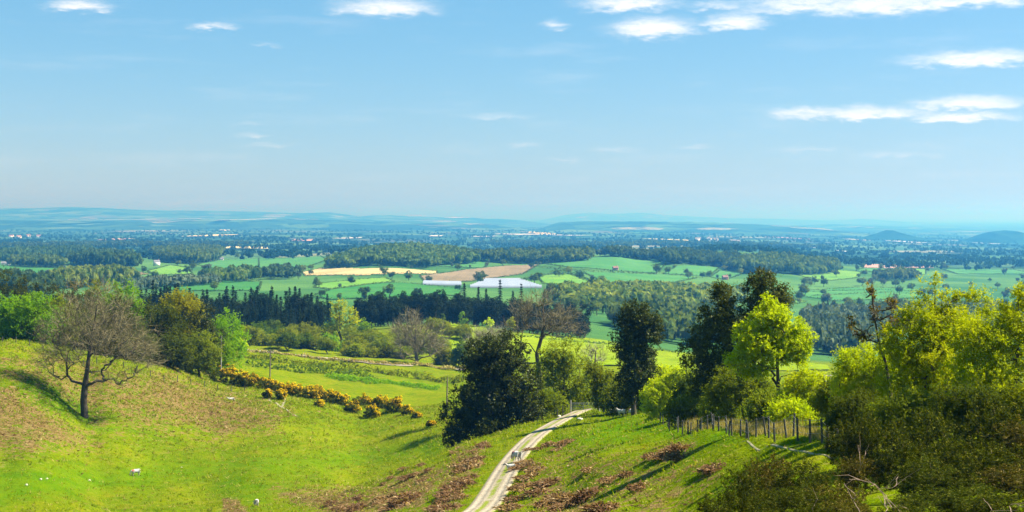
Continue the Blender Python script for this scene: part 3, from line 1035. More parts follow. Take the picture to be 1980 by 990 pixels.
for poly, h, w, sp, mt, label in [
        ([(628, 521), (650, 508), (700, 495), (760, 489), (830, 488), (900, 496), (945, 503), (920, 511), (850, 514), (830, 521)], 11, 6.5, 9, 'valley', 'domed olive green wood on the low hill left of centre'),
        ([(905, 504), (1000, 499), (1148, 497), (1142, 505), (1040, 511), (945, 508)], 12, 6.5, 9, 'valley', 'mixed green wood along the hilltop in the centre'),
        ([(1148, 498), (1200, 494), (1300, 495), (1420, 503), (1440, 517), (1390, 517), (1290, 513), (1270, 503)], 12, 6.5, 8.5, 'valleydark', 'dark long wood on the skyline of the low hill, right of centre'),
        ([(1400, 520), (1440, 508), (1530, 508), (1610, 515), (1625, 525), (1545, 533), (1450, 530)], 12, 6.5, 8.5, 'valley', 'olive wood at the right end of the dark long wood'),
        ([(135, 512), (170, 504), (250, 506), (270, 520), (200, 520)], 15, 6.5, 9, 'valleydark', 'dark wood in the fields at left below the pale field'),
        ([(0, 497), (90, 492), (175, 489), (170, 495), (60, 503), (0, 506)], 14, 6.5, 10, 'valleydark', 'belt of dark trees across the far left fields'),
        ([(240, 558), (330, 550), (420, 546), (425, 551), (330, 558), (250, 566)], 7, 4.5, 8, 'valleygrey', 'grey leafless copse behind the spruces at left'),
        ([(290, 494), (380, 487), (430, 492), (420, 506), (380, 511), (320, 508)], 14, 6.5, 9, 'valley', 'wood around the white farmhouse at left'),
        ([(1060, 578), (1150, 572), (1290, 571), (1400, 572), (1440, 580), (1420, 596), (1330, 598), (1200, 600), (1110, 600)], 10, 7.5, 11, 'valleyyellow', 'olive gold oak wood in the valley right of centre'),
        ([(1180, 626), (1250, 616), (1420, 620), (1440, 660), (1330, 672), (1250, 668)], 10, 6.5, 10, 'valley', 'green wood in the valley between the holly and the dark tree'),
        ([(1555, 622), (1640, 615), (1720, 622), (1700, 690), (1600, 702), (1560, 690)], 10, 5, 8, 'valleygrey', 'grey green leafless wood behind the lime green tree at right'),
        ([(1640, 612), (1760, 606), (1900, 608), (2000, 612), (2000, 650), (1800, 650)], 10, 6.5, 10, 'valley', 'green wood in the valley behind the right hand hawthorns'),
        ([(15, 514), (60, 507), (110, 509), (130, 519), (60, 518)], 11, 6, 10, 'valley', 'small green wood at the far left beside the deep green field'),
        ([(90, 552), (150, 540), (230, 538), (262, 546), (190, 556), (110, 560)], 11, 6, 10, 'valleyyellow', 'olive gold copse above the left pines'),
        ([(390, 542), (450, 535), (508, 536), (500, 545), (420, 549)], 10, 6, 11, 'valley', 'green tree belt above the spruces at left'),
        ([(500, 532), (545, 526), (585, 534), (560, 541), (510, 541)], 9, 6, 11, 'valleydark', 'dark clump of trees left of the tan strip'),
        ([(0, 552), (70, 554), (130, 566), (60, 575), (0, 570)], 11, 6, 10, 'valleydark', 'dark trees above the pines at the left edge'),
        ([(1690, 538), (1740, 533), (1780, 537), (1770, 543), (1700, 545)], 10, 6, 11, 'valley', 'green wood below the pink soil field'),
        ([(0, 478), (180, 474), (480, 474), (480, 478), (200, 481), (0, 485)], 12, 9, 36, 'valleydark', 'broken dark blue green band of far woods at left'),
        ([(930, 469), (1100, 470), (1160, 474), (1600, 480), (1600, 484), (1150, 480), (930, 474)], 12, 10, 46, 'valleydark', 'far blue green woods behind the hilltop woods')]:
    pts = poly_points(poly, 760, sp, R)
    if len(pts) > 1800:
        pts = pts[R.permutation(len(pts))[:1800]]
    mass('woodland', pts, h, w, M[mt], label, 'woodland')

# tens of thousands of far trees on the plain: one mass
n = 14000
d = np.exp(R.uniform(math.log(2600), math.log(14000), n))
u = R.uniform(-150, 2130, n)
keep = np.sin(u * 0.021 + np.log(d) * 17) + np.sin(u * 0.05 - np.log(d) * 31 + 1) + R.normal(size=n) * 0.9 > 0.1
d, u = d[keep], u[keep]
x = (u - CU) / F * d
mass('far_trees', np.stack([x, d, H(x, d) - 1], -1), 12, 8.5, M['fartree'], 'countless far trees and hedgerows on the blue plain', 'trees', CROWNLO)

# hedgerow trees one can tell apart
print('hedgerow trees')


def crown_obj(name, label, cat, lobes_m, loc, nclump, cr, per, ls, mat, trunk_h, trunk_r, rng, bark='bark', group=None, up=0.35, asp=0.6, nbranch=None, shell=2.4, spray=0):
    """broadleaf tree: trunk with limbs, crown of leaves in clumps; lobes in metres from the base"""
    root = empty(name, loc)
    tag(root, label, cat, group)
    C, _ = lobes_targets(lobes_m, nclump, rng, shell)
    C[:, 2] = np.maximum(C[:, 2], 0.15)
    mb = MB()
    L_ = np.array(lobes_m, float)
    V, Q = clump_leaves(C, cr, per, ls, rng, asp, up, 0.75, spray, np.average(L_[:, :3], axis=0) - np.array([0, 0, L_[:, 5].mean() * .6]))
    mb.add(V, Q)
    obj('crown', mb.mesh('crown', mat), root)
    tb = MB()
    cx, cy = np.average(np.array(lobes_m)[:, 0]), np.average(np.array(lobes_m)[:, 1])
    tl = max(lobes_m, key=lambda l: l[2] * 1.0 + l[5] * .3)
    cx, cy, top = tl[0], tl[1], tl[2]
    tr = np.array([(0, 0, -0.3), (cx * .1, cy * .1, trunk_h * .5), (cx * .3, cy * .3, trunk_h), (cx * .6, cy * .6, trunk_h + (top - trunk_h) * .45), (cx, cy, top)], float)
    tr[1:4, :2] += rng.normal(size=(3, 2)) * trunk_r * 1.2
    nb = nbranch or min(nclump, 70)
    skeleton(tb, tr, C[rng.permutation(nclump)[:nb]], trunk_r, rng, rmin=trunk_r * 0.05)
    obj('trunk', tb.mesh('trunk', M[bark], True), root)
    return root


def proto_broad(h, w, mat, seed, nclump=34, per=34, ls=0.5):
    rng = np.random.default_rng(seed)
    lob = [(0, 0, h * .62, w * .8, w * .8, h * .34)]
    for i in range(5):
        a = i * 1.256 + rng.random()
        lob.append((math.cos(a) * w * .5, math.sin(a) * w * .5, h * (.45 + .25 * rng.random()), w * .5, w * .5, h * .24))
    return crown_obj('broadleaf_tree', 'x y z w', 'tree', lob, (0, -500, -300), nclump, w * 0.30, per, ls, mat, h * .22, h * .025, rng, nbranch=14)


def place_group(protos, spots, dmin, name_label, group, rng, smin=.75, smax=1.25):
    used = set()
    for (uu_, dd_) in spots:
        k = int(rng.integers(0, len(protos)))
        s = rng.uniform(smin, smax)
        x_ = (uu_ - CU) / F * dd_
        loc = (x_, dd_, float(H(x_, dd_)) - 0.2)
        sc = (s * rng.uniform(.85, 1.15), s * rng.uniform(.85, 1.15), s * rng.uniform(.9, 1.1))
        if k in used or protos[k].get('placed'):
            copy_tree(protos[k], loc, rng.random() * 6.28, sc, name_label, group)
        else:
            p = protos[k]
            p.location, p.rotation_euler, p.scale = loc, (0, 0, rng.random() * 6.28), sc
            p['label'], p['group'] = name_label, group
            p['placed'] = 1


def finish(protos):
    for p in protos:
        if p.get('placed'):
            del p['placed']
        else:
            for c in list(p.children):
                bpy.data.objects.remove(c)
            bpy.data.objects.remove(p)


pv = [proto_broad(12, 5.5, M[m_], 40 + i) for i, m_ in enumerate(('valley', 'valley', 'valleydark', 'valleyyellow', 'valleygrey'))]
for wp, nm in FW:                                            # along the field hedges
    spots = []
    for i in range(len(wp)):
        a, b = wp[i - 1], wp[i]
        for t_ in np.arange(R.random() * .5, 1, 0.45):
            if R.random() < 0.36:
                p = a + (b - a) * t_ + R.normal(size=2) * 3
                spots.append((CU + F * p[0] / p[1], p[1]))
    place_group(pv, spots, 900, 'hedgerow tree beside ' + nm, 'hedgerow trees of ' + nm, R, .45, 1.0)
finish(pv)
pv = [proto_broad(14, 6.5, M[m_], 60 + i, 46, 46, 0.42) for i, m_ in enumerate(('valley', 'valleyyellow', 'valley', 'valleydark', 'valleyyellow'))]
spots = []
rs = np.random.default_rng(5)
for (ua, ub, va, vb, k) in [(1050, 1180, 582, 606, 12), (1150, 1420, 582, 612, 30), (1190, 1420, 618, 655, 26), (1560, 1720, 590, 640, 12), (1640, 1990, 590, 640, 24), (1440, 1560, 575, 600, 8), (1560, 1640, 640, 690, 8)]:
    for _ in range(k):
        uu_ = rs.uniform(ua, ub)
        spots.append((uu_, hit(uu_, rs.uniform(va, vb), 720)))
place_group(pv, spots, 720, 'rounded spring green tree at the front of the valley woods', 'front trees of the valley woods', rs, .6, .95)
finish(pv)
pv = [proto_broad(11, 5, M[m_], 80 + i) for i, m_ in enumerate(('valley', 'valleydark', 'valleygrey', 'valley'))]
spots = []
for _ in range(55):
    uu_ = rs.uniform(-20, 2000)
    spots.append((uu_, math.exp(rs.uniform(math.log(1500), math.log(3000)))))
FPOLY = [wp for wp, _ in FW]
spots = [s for s in spots if not any(inside(p, np.array((s[0] - CU) / F * s[1]), np.array(s[1])) for p in FPOLY)]
place_group(pv, spots, 900, 'lone or clustered tree in the middle distance between the fields', 'scattered trees between the fields', rs, .7, 1.2)
finish(pv)
pv = [proto_broad(11, 5.2, M[m_], 180 + i) for i, m_ in enumerate(('valley', 'valleydark', 'valleygrey'))]
spots = [(rs.uniform(1550, 1990), math.exp(rs.uniform(math.log(1250), math.log(2500)))) for _ in range(38)]
place_group(pv, spots, 900, 'tree scattered over the pastures of the right hand valley', 'trees of the right hand valley pastures', rs, .6, 1.2)
finish(pv)
# single trees standing out in the fields
for (u, v, h, w, mt, lab) in [(680, 549, 10, 4.6, 'valleydark', 'round dark tree alone in the light green field above the pines'),
                              (742, 533, 13, 6, 'valley', 'large domed tree on the tan strip'),
                              (1270, 531, 16, 7, 'valleydark', 'big dark tree at the meeting of two hedges right of centre'),
                              (1358, 537, 8, 4, 'valleydark', 'small dark tree at the end of a hedge left of the tall dark tree'),
                              (790, 542, 12, 5, 'valley', 'pale green tree at the corner of the brown field'),
                              (830, 547, 9, 4.5, 'valleygrey', 'greyish tree beside the smaller row of polytunnels'),
                              (925, 545, 13, 7, 'valleygrey', 'wide grey tree clump in the brown field'),
                              (705, 579, 10, 4, 'valleydark', 'dark conical tree at the lower edge of the emerald field'),
                              (1120, 540, 11, 6, 'valleydark', 'dark tree above the small pale green field'),
                              (1080, 536, 13, 8, 'valley', 'broad tree clump left of the small pale green field')]:
    dd = hit(u, v, 900)
    rng = np.random.default_rng(int(u))
    k = dd / 1700
    h, w = h * k, w * k
    crown_obj('broadleaf_tree', lab, 'tree', [(0, 0, h * .6, w * .9, w * .9, h * .4), (w * .4, 0, h * .45, w * .6, w * .6, h * .3), (-w * .4, 0, h * .5, w * .6, w * .6, h * .3)], P3(u, dd), 40, w * .28, 30, .5, M[mt], h * .2, .3, rng, nbranch=12)


def hedge(name, pts, h, w, ls, dens, mat, label, rng, cat='hedge', group=None):
    pts = np.asarray(pts, float)
    seg = np.linalg.norm(np.diff(pts, axis=0), axis=1)
    cum = np.concatenate([[0], np.cumsum(seg)])
    n_ = max(40, int(cum[-1] * dens))
    s = rng.random(n_) * cum[-1]
    x_ = np.interp(s, cum, pts[:, 0])
    y_ = np.interp(s, cum, pts[:, 1])
    hh = h * (0.7 + 0.35 * np.sin(s / (h * 2.2)) * np.sin(s / (h * 0.9) + 1) + 0.25 * rng.random(n_))
    th = rng.random(n_) * pi
    off = np.stack([np.cos(th) * w / 2, np.sin(th) * hh], 1) * (0.6 + 0.45 * rng.random(n_))[:, None]
    i = np.clip(np.searchsorted(cum, s) - 1, 0, len(seg) - 1)
    dr = np.diff(pts, axis=0)[i] / seg[i][:, None]
    nx, ny = -dr[:, 1], dr[:, 0]
    X, Y = x_ + nx * off[:, 0], y_ + ny * off[:, 0]
    Z = H(X, Y) + np.maximum(off[:, 1], 0.05)
    nn = unit(np.stack([nx * np.cos(th), ny * np.cos(th), np.sin(th)], 1) + rng.normal(size=(n_, 3)) * .45)
    o = np.array([pts[0, 0], pts[0, 1], float(H(*pts[0]))])
    V, Q = leaf_quads(np.stack([X, Y, Z], 1) - o, nn, ls * (.6 + .8 * rng.random(n_)), .75, rng)
    me = mesh_np(name, V, Q, None, [mat])
    return tag(obj(name, me, None, o), label, cat, group)


for wp, nm in FW:
    pts = np.concatenate([wp, wp[:1]])
    hedge('hedge', pts, 2.2, 2.6, .62, 1.6, M['valleydark'], 'dark clipped hedge around ' + nm, R)
# lines dividing the striped fields
for i, row in enumerate([[(1540, 566), (1620, 563), (1700, 561), (1790, 565)], [(1570, 573), (1650, 569), (1720, 566), (1790, 571)]]):
    pts = [((u - CU) / F * hit(u, v, 950), hit(u, v, 950)) for u, v in row]
    hedge('hedge', pts, 2.4, 3, .6, 2.2, M['valleydark'], ['upper', 'lower'][i] + ' dark hedge line across the striped green fields at right', R)
row = [(1040, 517), (1110, 523), (1200, 527), (1275, 531)]
hedge('hedge', [((u - CU) / F * hit(u, v, 950), hit(u, v, 950)) for u, v in row], 3, 4, .7, 2.2, M['valleydark'], 'bushy dark hedge between the two broad green fields in the centre', R)
row = [(1005, 545), (1050, 533), (1100, 530), (1140, 545)]
hedge('hedge', [((u - CU) / F * hit(u, v, 950), hit(u, v, 950)) for u, v in row], 4, 6, .8, 2.6, M['valleydark'], 'thick dark hedge over the small pale green field', R)

# polytunnels
print('tunnels')
ends = [((u - CU) / F * 1.0, 0) for u in (0,)]


def tunnel(u, v, length, rz, label, group):
    dd = hit(u, v, 950)
    c = P3(u, dd, 0.3)
    root = empty('polytunnel', c)
    root.rotation_euler = (0, 0, rz)
    tag(root, label, 'polytunnel', group)
    th = np.linspace(0, pi, 9)
    mb = MB()
    P_ = np.array([[(math.cos(t_) * 4.0, y_, math.sin(t_) * 3.0) for t_ in th] for y_ in np.linspace(-length / 2, length / 2, 6)])
    ix = np.arange(54).reshape(6, 9)
    # follow the lie of the land
    ca, sa = math.cos(rz), math.sin(rz)
    wx, wy = c[0] + P_[..., 0] * ca - P_[..., 1] * sa, c[1] + P_[..., 0] * sa + P_[..., 1] * ca
    P_[..., 2] += H(wx, wy) + 0.2 - c[2]
    mb.add(P_.reshape(-1, 3), np.stack([ix[:-1, :-1], ix[:-1, 1:], ix[1:, 1:], ix[1:, :-1]], -1).reshape(-1, 4))
    obj('cover', mb.mesh('cover', M['film'], True), root)
    for e in (0, 5):
        mb = MB()
        mb.add(P_[e], None, [[0, i + 1, i] for i in range(1, 8)])
        obj('end_panel', mb.mesh('end_panel', M['film']), root)


for i in range(9):
    v_ = 543 + i * 1.7
    tunnel(975 + (i - 4) * .8, v_, 40 + 4 * i, pi / 2 + .06, 'long pale polytunnel in the broad block behind the pine tops', 'polytunnels of the broad block')
for i in range(3):
    tunnel(855, 548.5 + i * 1.6, 40, pi / 2 + .1, 'pale polytunnel in the narrow strip beside the emerald field', 'polytunnels of the narrow strip')


def house(u, v, w, dpt, h, wall, roof, label, rz=0.3, dmin=900, group=None, dist=None):
    dd = dist or hit(u, v, dmin)
    root = empty('house', P3(u, dd, -0.2))
    root.rotation_euler = (0, 0, rz)
    tag(root, label, 'house', group)
    mb = MB()
    mb.box((0, 0, h / 2), (w, dpt, h))
    mb.add([(-w / 2, -dpt / 2, h), (-w / 2, dpt / 2, h), (-w / 2, 0, h + dpt * .42), (w / 2, -dpt / 2, h), (w / 2, dpt / 2, h), (w / 2, 0, h + dpt * .42)], None, [[0, 2, 1], [3, 4, 5]])
    obj('wall', mb.mesh('wall', M[wall]), root)
    mb = MB()
    e = .35
    for s in (-1, 1):
        mb.add([(-w / 2 - e, s * (dpt / 2 + e), h - e * .8), (w / 2 + e, s * (dpt / 2 + e), h - e * .8), (w / 2 + e, 0, h + dpt * .42 + .12), (-w / 2 - e, 0, h + dpt * .42 + .12)], [[0, 1, 2, 3]])
    rf = obj('roof', mb.mesh('roof', M[roof]), root)
    mb = MB()
    mb.box((w * .32, 0, h + dpt * .42 + .4), (.8, .8, 1.6))
    obj('chimney', mb.mesh('chimney', M['pinkwall']), rf)
    for k in range(3):
        mb = MB()
        mb.box((-w * .3 + k * w * .3, -dpt / 2 - .02, h * .6), (1.1, .1, 1.3))
        obj('window', mb.mesh('window', M['glass']), root)
    return root


house(303, 514, 9, 6, 7, 'white', 'slate', 'white farmhouse with grey roof among trees at left', .5)
house(400, 504, 16, 6, 4, 'pinkwall', 'roof', 'long pinkish farm building beside the lane at left')
house(425, 503.5, 14, 6, 3.5, 'white', 'slate', 'pale low barn to the right of the pinkish farm building')
house(1190, 523, 7, 5, 4, 'pinkwall', 'roof', 'small brick barn on the hedge in the central green fields')
house(8, 513, 9, 6, 4, 'white', 'slate', 'white barn at the far left edge of the fields')
house(15, 513.5, 8, 6, 4, 'white', 'slate', 'second white barn from the left edge of the fields')
house(1402, 541, 7, 5, 4, 'pinkwall', 'roof', 'small red brick shed beside the tall dark tree top')
hp = house(1350, 466, 26, 16, 10, 'white', 'slate', 'white building of the far village right of centre', .1, 3000, 'white buildings of the far village')
for (u, v) in [(1370, 465), (1383, 467), (1416, 471), (1424, 472)]:
    dd = hit(u, v, 3000)
    copy_tree(hp, P3(u, dd, -.2), R.random(), (1, 1, 1))
hp = house(22, 460, 22, 14, 10, 'white', 'roof', 'pale house of the far village at left', .1, 3000, 'houses of the far left village')
for (u, v) in [(36, 461), (55, 459), (75, 460)]:
    dd = hit(u, v, 3000)
    copy_tree(hp, P3(u, dd, -.2), R.random(), (1, 1, 1))

# ------------------------------------------------------------------ conifer woods
print('conifers')


def spruce(seed, h=18.0, w=3.4, mat='needle', layers=17, ls=.42):
    rng = np.random.default_rng(seed)
    root = empty('spruce_tree', (0, -500, -300))
    tag(root, 'x y z w', 'tree')
    mb = MB()
    C, Nn, S = [], [], []
    for i in range(layers):
        t_ = (i + .3) / layers
        z = h * (.10 + .88 * t_)
        r = w * (1 - t_) ** .85 * rng.uniform(.8, 1.1) + .25
        nb = int(11 - 5 * t_)
        for j in range(nb):
            a = 6.28 * (j + rng.random() * .8) / nb
            rr = r * rng.uniform(.7, 1.1)
            for q in range(5):
                f = (q + .6) / 5
                p = np.array([math.cos(a) * rr * f, math.sin(a) * rr * f, z - rr * f * .35 + rng.normal() * .15])
                C.append(p + rng.normal(size=3) * .18)
                Nn.append(np.array([math.cos(a) * .35, math.sin(a) * .35, 1]) + rng.normal(size=3) * .4)
                S.append(ls * (1.25 - .45 * f))
    V, Q = leaf_quads(np.array(C), unit(np.array(Nn)), np.array(S), .6, rng)
    mb.add(V, Q)
    obj('crown', mb.mesh('crown', M[mat]), root)
    mb = MB()
    mb.tube([(0, 0, -.4), (0, 0, h * .5), (0, 0, h * .99)], [.26, .17, .03], 6)
    obj('trunk', mb.mesh('trunk', M['bark'], True), root)
    return root


def pine(seed, h=15.0, w=3.8, mat='pine'):
    rng = np.random.default_rng(seed)
    lob = [(0, 0, h * .55, w * .85, w * .85, h * .45)]
    for i in range(7):
        a = i * 1.05 + rng.random()
        lob.append((math.cos(a) * w * .5, math.sin(a) * w * .5, h * (.2 + .6 * rng.random()), w * .55, w * .55, h * .19))
    r = crown_obj('pine_tree', 'x y z w', 'tree', lob, (0, -500, -300), 95, w * .32, 44, .36, M[mat], h * .3, .2, rng, nbranch=18, up=.5, asp=.4)
    return r


rc = np.random.default_rng(11)
ps = [spruce(i, 18, 4.2 + .4 * i) for i in range(5)]
spots = [(u_, rc.uniform(640, 720)) for u_ in 262 + rc.random(62) * 378] + [(u_ + rc.normal() * 2, rc.uniform(600, 640)) for u_ in 280 + rc.random(38) * 345]
place_group(ps, spots, 0, 'dark spruce in the dense plantation row at left behind the golden tree', 'spruces of the left plantation', rc, .6, 1.08)
spots = [(u_ + rc.normal() * 3, rc.uniform(560, 600)) for u_ in np.arange(440, 640, 11)]
place_group(ps, spots, 0, 'dark spruce in the dense plantation row at left behind the golden tree', 'spruces of the left plantation', rc, .6, .85)
finish(ps)
pf = [pine(i + 90, 15, 4.2) for i in range(3)]
spots = [(268 + rc.random() * 365, rc.uniform(600, 690)) for _ in range(70)]
place_group(pf, spots, 0, 'dark bushy conifer between the spruces of the left plantation', 'bushy conifers of the left plantation', rc, .7, 1.0)
finish(pf)
pp = [pine(i + 30, 15, 3.6 + .3 * (i % 2)) for i in range(4)]
spots = []
for u_ in np.arange(690, 1135, 8):
    spots.append((u_ + rc.normal() * 3, rc.uniform(640, 680)))
for u_ in np.arange(700, 1125, 8.5):
    spots.append((u_ + rc.normal() * 3, rc.uniform(690, 760)))
place_group(pp, spots, 0, 'dark pine in the dense wood behind the sunlit meadow', 'pines of the central wood', rc, .78, 1.08)
finish(pp)
for (u, vt, w, lab) in [(898, 545, 3.2, 'leftmost of the spruce tops rising above the central pines'), (925, 552, 3.2, 'second spruce top from the left above the central pines, low and ragged'), (940, 556, 2.8, 'slim low spruce left of the tallest spruce above the pines'),
                        (967, 538, 4.0, 'tallest dark spruce rising above the central pines before the polytunnels'), (992, 560, 3, 'low spruce between the tallest spruce and the bare tree'), (1008, 545, 3.3, 'spruce top touching the left of the tall bare tree crown')]:
    dd = 700.0
    p = P3(u, dd)
    top = (HV - vt) / F * dd
    s = spruce(int(u), top - p[2], w, 'needle', 18)
    s.location = p
    tag(s, lab, 'tree')
# pale green saplings against the pines
for (u, vt, vb, hw, mt, lab) in [(895, 602, 630, 9, 'bright', 'lime sapling against the dark pines, right one of the pair'), (856, 606, 628, 6, 'mid', 'faint green sapling against the dark pines, left one of the pair'), (945, 612, 635, 10, 'lime', 'low yellow green bush at the foot of the pines left of the bare tree'), (988, 612, 640, 8, 'limeyellow', 'yellow green bush at the foot of the pines behind the bare tree')]:
    dd = 632.0
    p = P3(u, dd)
    h = (HV - vt) / F * dd - p[2]
    w = hw / F * dd
    crown_obj('sapling', lab, 'tree', [(0, 0, h * .6, w, w, h * .4), (w * .4, 0, h * .35, w * .6, w * .6, h * .25)], p, 26, w * .4, 26, .32, M[mt], h * .2, .1, np.random.default_rng(int(u)))

# ------------------------------------------------------------------ near and middle trees, set out by column, row and distance
print('trees')


def ptree(name, label, cat, u, d, lobes, mat, ls, cr, nclump, per, trunk_h=.2, trunk_r=.2, seed=1, bark='bark', depth=1.0, nbranch=None, up=.35, asp=.6, group=None, vb=None, shell=2.1, spray=8):
    """lobes: (column, row, half width, half height[, nearer]) of the crown's masses"""
    base = P3(u, d)
    if vb is not None:
        base[2] = min(base[2], (HV - vb) / F * d)
    rng = np.random.default_rng(seed)
    L = []
    for l in lobes:
        uu_, vv_, ru, rv = l[:4]
        dy = l[4] if len(l) > 4 else 0.0
        x_ = (uu_ - CU) / F * d - base[0]
        z_ = (HV - vv_) / F * d - base[2]
        rx, rz = ru / F * d, rv / F * d
        L.append((x_, dy, z_, rx, min(rx, rz * 1.4) * depth, rz))
    hgt = max(l[2] + l[5] for l in L)
    return crown_obj(name, label, cat, L, base, nclump, cr, per, ls, mat, hgt * trunk_h, trunk_r, rng, bark, group, up, asp, nbranch, shell, spray)


def bare_tree(name, label, u, d, lobes, trunk, ntarget, ntw, tw_len, tw_w, r0, seed, mat='twig', bark='barkgrey', spread=.55, depth=.9, twig_up=.2, limbs=None):
    base = P3(u, d)
    rng = np.random.default_rng(seed)
    L = []
    for uu_, vv_, ru, rv in lobes:
        L.append(((uu_ - CU) / F * d - base[0], 0, (HV - vv_) / F * d - base[2], ru / F * d, ru / F * d * depth, rv / F * d))
    C, _ = lobes_targets(L, ntarget, rng, 2.0)
    tr = np.array([((a - CU) / F * d - base[0], 0, (HV - b) / F * d - base[2]) for a, b in trunk])
    tr[0, 2] = -.3
    root = empty(name, base)
    tag(root, label, 'tree')
    mb = MB()
    nodes, rad = skeleton(mb, tr, C, r0, rng, rmin=.035, sides=5, wig=.10)
    obj('trunk', mb.mesh('trunk', M[bark], True), root)
    ctr = tr[len(tr) // 2]
    D = unit(nodes - ctr + np.array([0, 0, twig_up * 4]))
    V, Q = twigs(nodes, D, ntw, tw_len, tw_w, rng, spread)
    mb = MB()
    mb.add(V, Q)
    obj('crown', mb.mesh('crown', M[mat]), root)
    return root


# the bare oak on the left slope
bare_tree('oak_tree', 'large leafless oak on the bracken slope at left', 165, 233,
          [(180, 590, 78, 44), (140, 630, 62, 58), (230, 635, 70, 52), (190, 660, 105, 50), (255, 685, 58, 34), (125, 690, 50, 30), (285, 660, 34, 34), (225, 725, 50, 24), (105, 655, 34, 46), (110, 728, 30, 12), (88, 700, 30, 26), (295, 700, 28, 24)],
          [(164, 803), (162, 775), (164, 750), (168, 720), (172, 690), (180, 640), (188, 590)], 520, 13, 2.4, .042, .40, 21, 'twig', 'bark', .8)

# wood behind the left slope
DL = 282.0
for i, (u, vt, vb, hw, mt, lab, cat, kd) in enumerate([
        (6, 526, 668, 44, 'pinewarm', 'tall dark pine at the left edge behind the slope', 'tree', 12),
        (52, 548, 668, 30, 'pinewarm', 'dark pine second from the left edge, behind the lime trees', 'tree', 16),
        (98, 555, 668, 30, 'holly', 'very dark tree left of the bare oak crown', 'tree', 18),
        (140, 546, 672, 34, 'pinewarm', 'dark olive pine top behind the bare oak crown', 'tree', 14),
        (182, 552, 680, 30, 'olive', 'olive tree behind the top of the bare oak', 'tree', 22),
        (22, 585, 664, 30, 'bright', 'fresh green tree at the left edge in front of the pines', 'tree', -4),
        (70, 572, 664, 36, 'bright', 'fresh green tree between the left edge and the bare oak', 'tree', -6),
        (112, 585, 672, 34, 'olive', 'olive shrubby tree behind the bare oak, left side', 'tree', -2),
        (218, 546, 690, 26, 'bright', 'bright green tree top at the upper right of the bare oak', 'tree', 10),
        (252, 556, 694, 24, 'bright', 'bright green tree to the right of the bare oak crown', 'tree', 6),
        (240, 580, 694, 28, 'olivedark', 'dark tree under the bright green tops right of the oak', 'tree', 0),
        (150, 610, 680, 40, 'olivedark', 'dark undergrowth tree straight behind the oak trunk', 'tree', 4),
        (205, 620, 690, 36, 'olive', 'olive undergrowth tree behind the right limbs of the oak', 'tree', 2),
        (290, 585, 702, 36, 'olivedark', 'dark green tree between the oak and the golden tree', 'tree', 8),
        (322, 598, 705, 26, 'olivedark', 'dark narrow tree just left of the golden tree', 'tree', 4),
        (352, 568, 702, 40, 'gold', 'golden domed tree above the dark trees at left', 'tree', 22),
        (268, 655, 704, 34, 'olivedark', 'low dark bush under the oak limbs at right', 'bush', -4),
        (330, 655, 708, 30, 'olivedark', 'low dark bush below the golden tree', 'bush', -2),
        (398, 598, 712, 28, 'holly', 'nearly black tree between the golden and the bright green tree', 'tree', 18),
        (384, 650, 716, 34, 'olive', 'round olive shrub below the nearly black tree', 'bush', 6),
        (436, 610, 712, 34, 'bright', 'fresh green conical tree with a pole beside it', 'tree', 30),
        (418, 655, 715, 22, 'bright', 'small fresh green tree left of the conical one', 'tree', 22)]):
    d = DL + kd
    rng = np.random.default_rng(300 + i)
    hw *= 1.2
    vt -= 7
    mid = (vt + vb) / 2
    hh = (vb - vt) / 2
    pk = mt in ('pinewarm', 'holly')
    lob = [(u, vt + hh * .55, hw * .7, hh * .58), (u - hw * .45, mid - hh * .05, hw * .7, hh * .62), (u + hw * .45, mid + hh * .08, hw * .7, hh * .62), (u, mid + hh * .45, hw * 1.05, hh * .6)]
    if mt == 'gold':
        lob = [(u - 8, vt + 26, 30, 24), (u + 18, vt + 38, 22, 26), (u + 5, mid + 10, 26, 34)]
    if cat == 'bush':
        lob = [(u, mid, hw, hh), (u - hw * .5, mid + hh * .3, hw * .6, hh * .7), (u + hw * .5, mid + hh * .3, hw * .6, hh * .7)]
    ptree('pine_tree' if mt == 'pinewarm' else ('shrub' if cat == 'bush' else 'broadleaf_tree'), lab, cat, u, d, lob, M[mt], .18, .95 if not pk else .8, 250, 48, .2, .2, 300 + i, vb=vb, asp=.5 if pk else .65)

# gorse in flower on the slope
print('gorse')


def gorse(u, v, ru, rv, label, group=None, d=None, seed=0):
    dd = d or hit(u, v, 200)
    rng = np.random.default_rng(seed + int(u * 7 + v))
    base = P3(u, dd, -.1)
    root = empty('gorse_bush', base)
    tag(root, label, 'bush', group)
    rx, rz = ru / F * dd * 1.12, rv / F * dd
    L = [(0, 0, rz * .85, rx * .75, rx * .7, rz * .95)]
    for k in range(4):
        a = rng.random() * 6.28
        L.append((math.cos(a) * rx * .55, math.sin(a) * rx * .5, rz * rng.uniform(.5, .9), rx * .5, rx * .5, rz * .65))
    nC = int(26 + 26 * rx)
    C, _ = lobes_targets(L, nC, rng)
    C[:, 2] = np.maximum(C[:, 2], .2)
    V, Q = clump_leaves(C, .38, 40, .13, rng, .45, .4)
    mb = MB()
    mb.add(V, Q)
    obj('foliage', mb.mesh('foliage', M['gorse']), root)
    sun = np.array([.75, .4, .8])
    sc = C @ sun + rng.normal(size=len(C)) * .35
    top = C[sc > np.quantile(sc, .55)]
    V, Q = clump_leaves(top + np.array([.1, -.05, .16]), .40, 24, .09, rng, .8, .7)
    mb = MB()
    mb.add(V, Q)
    tag(obj('flowers', mb.mesh('flowers', M['gorsefl']), root), kind='stuff')


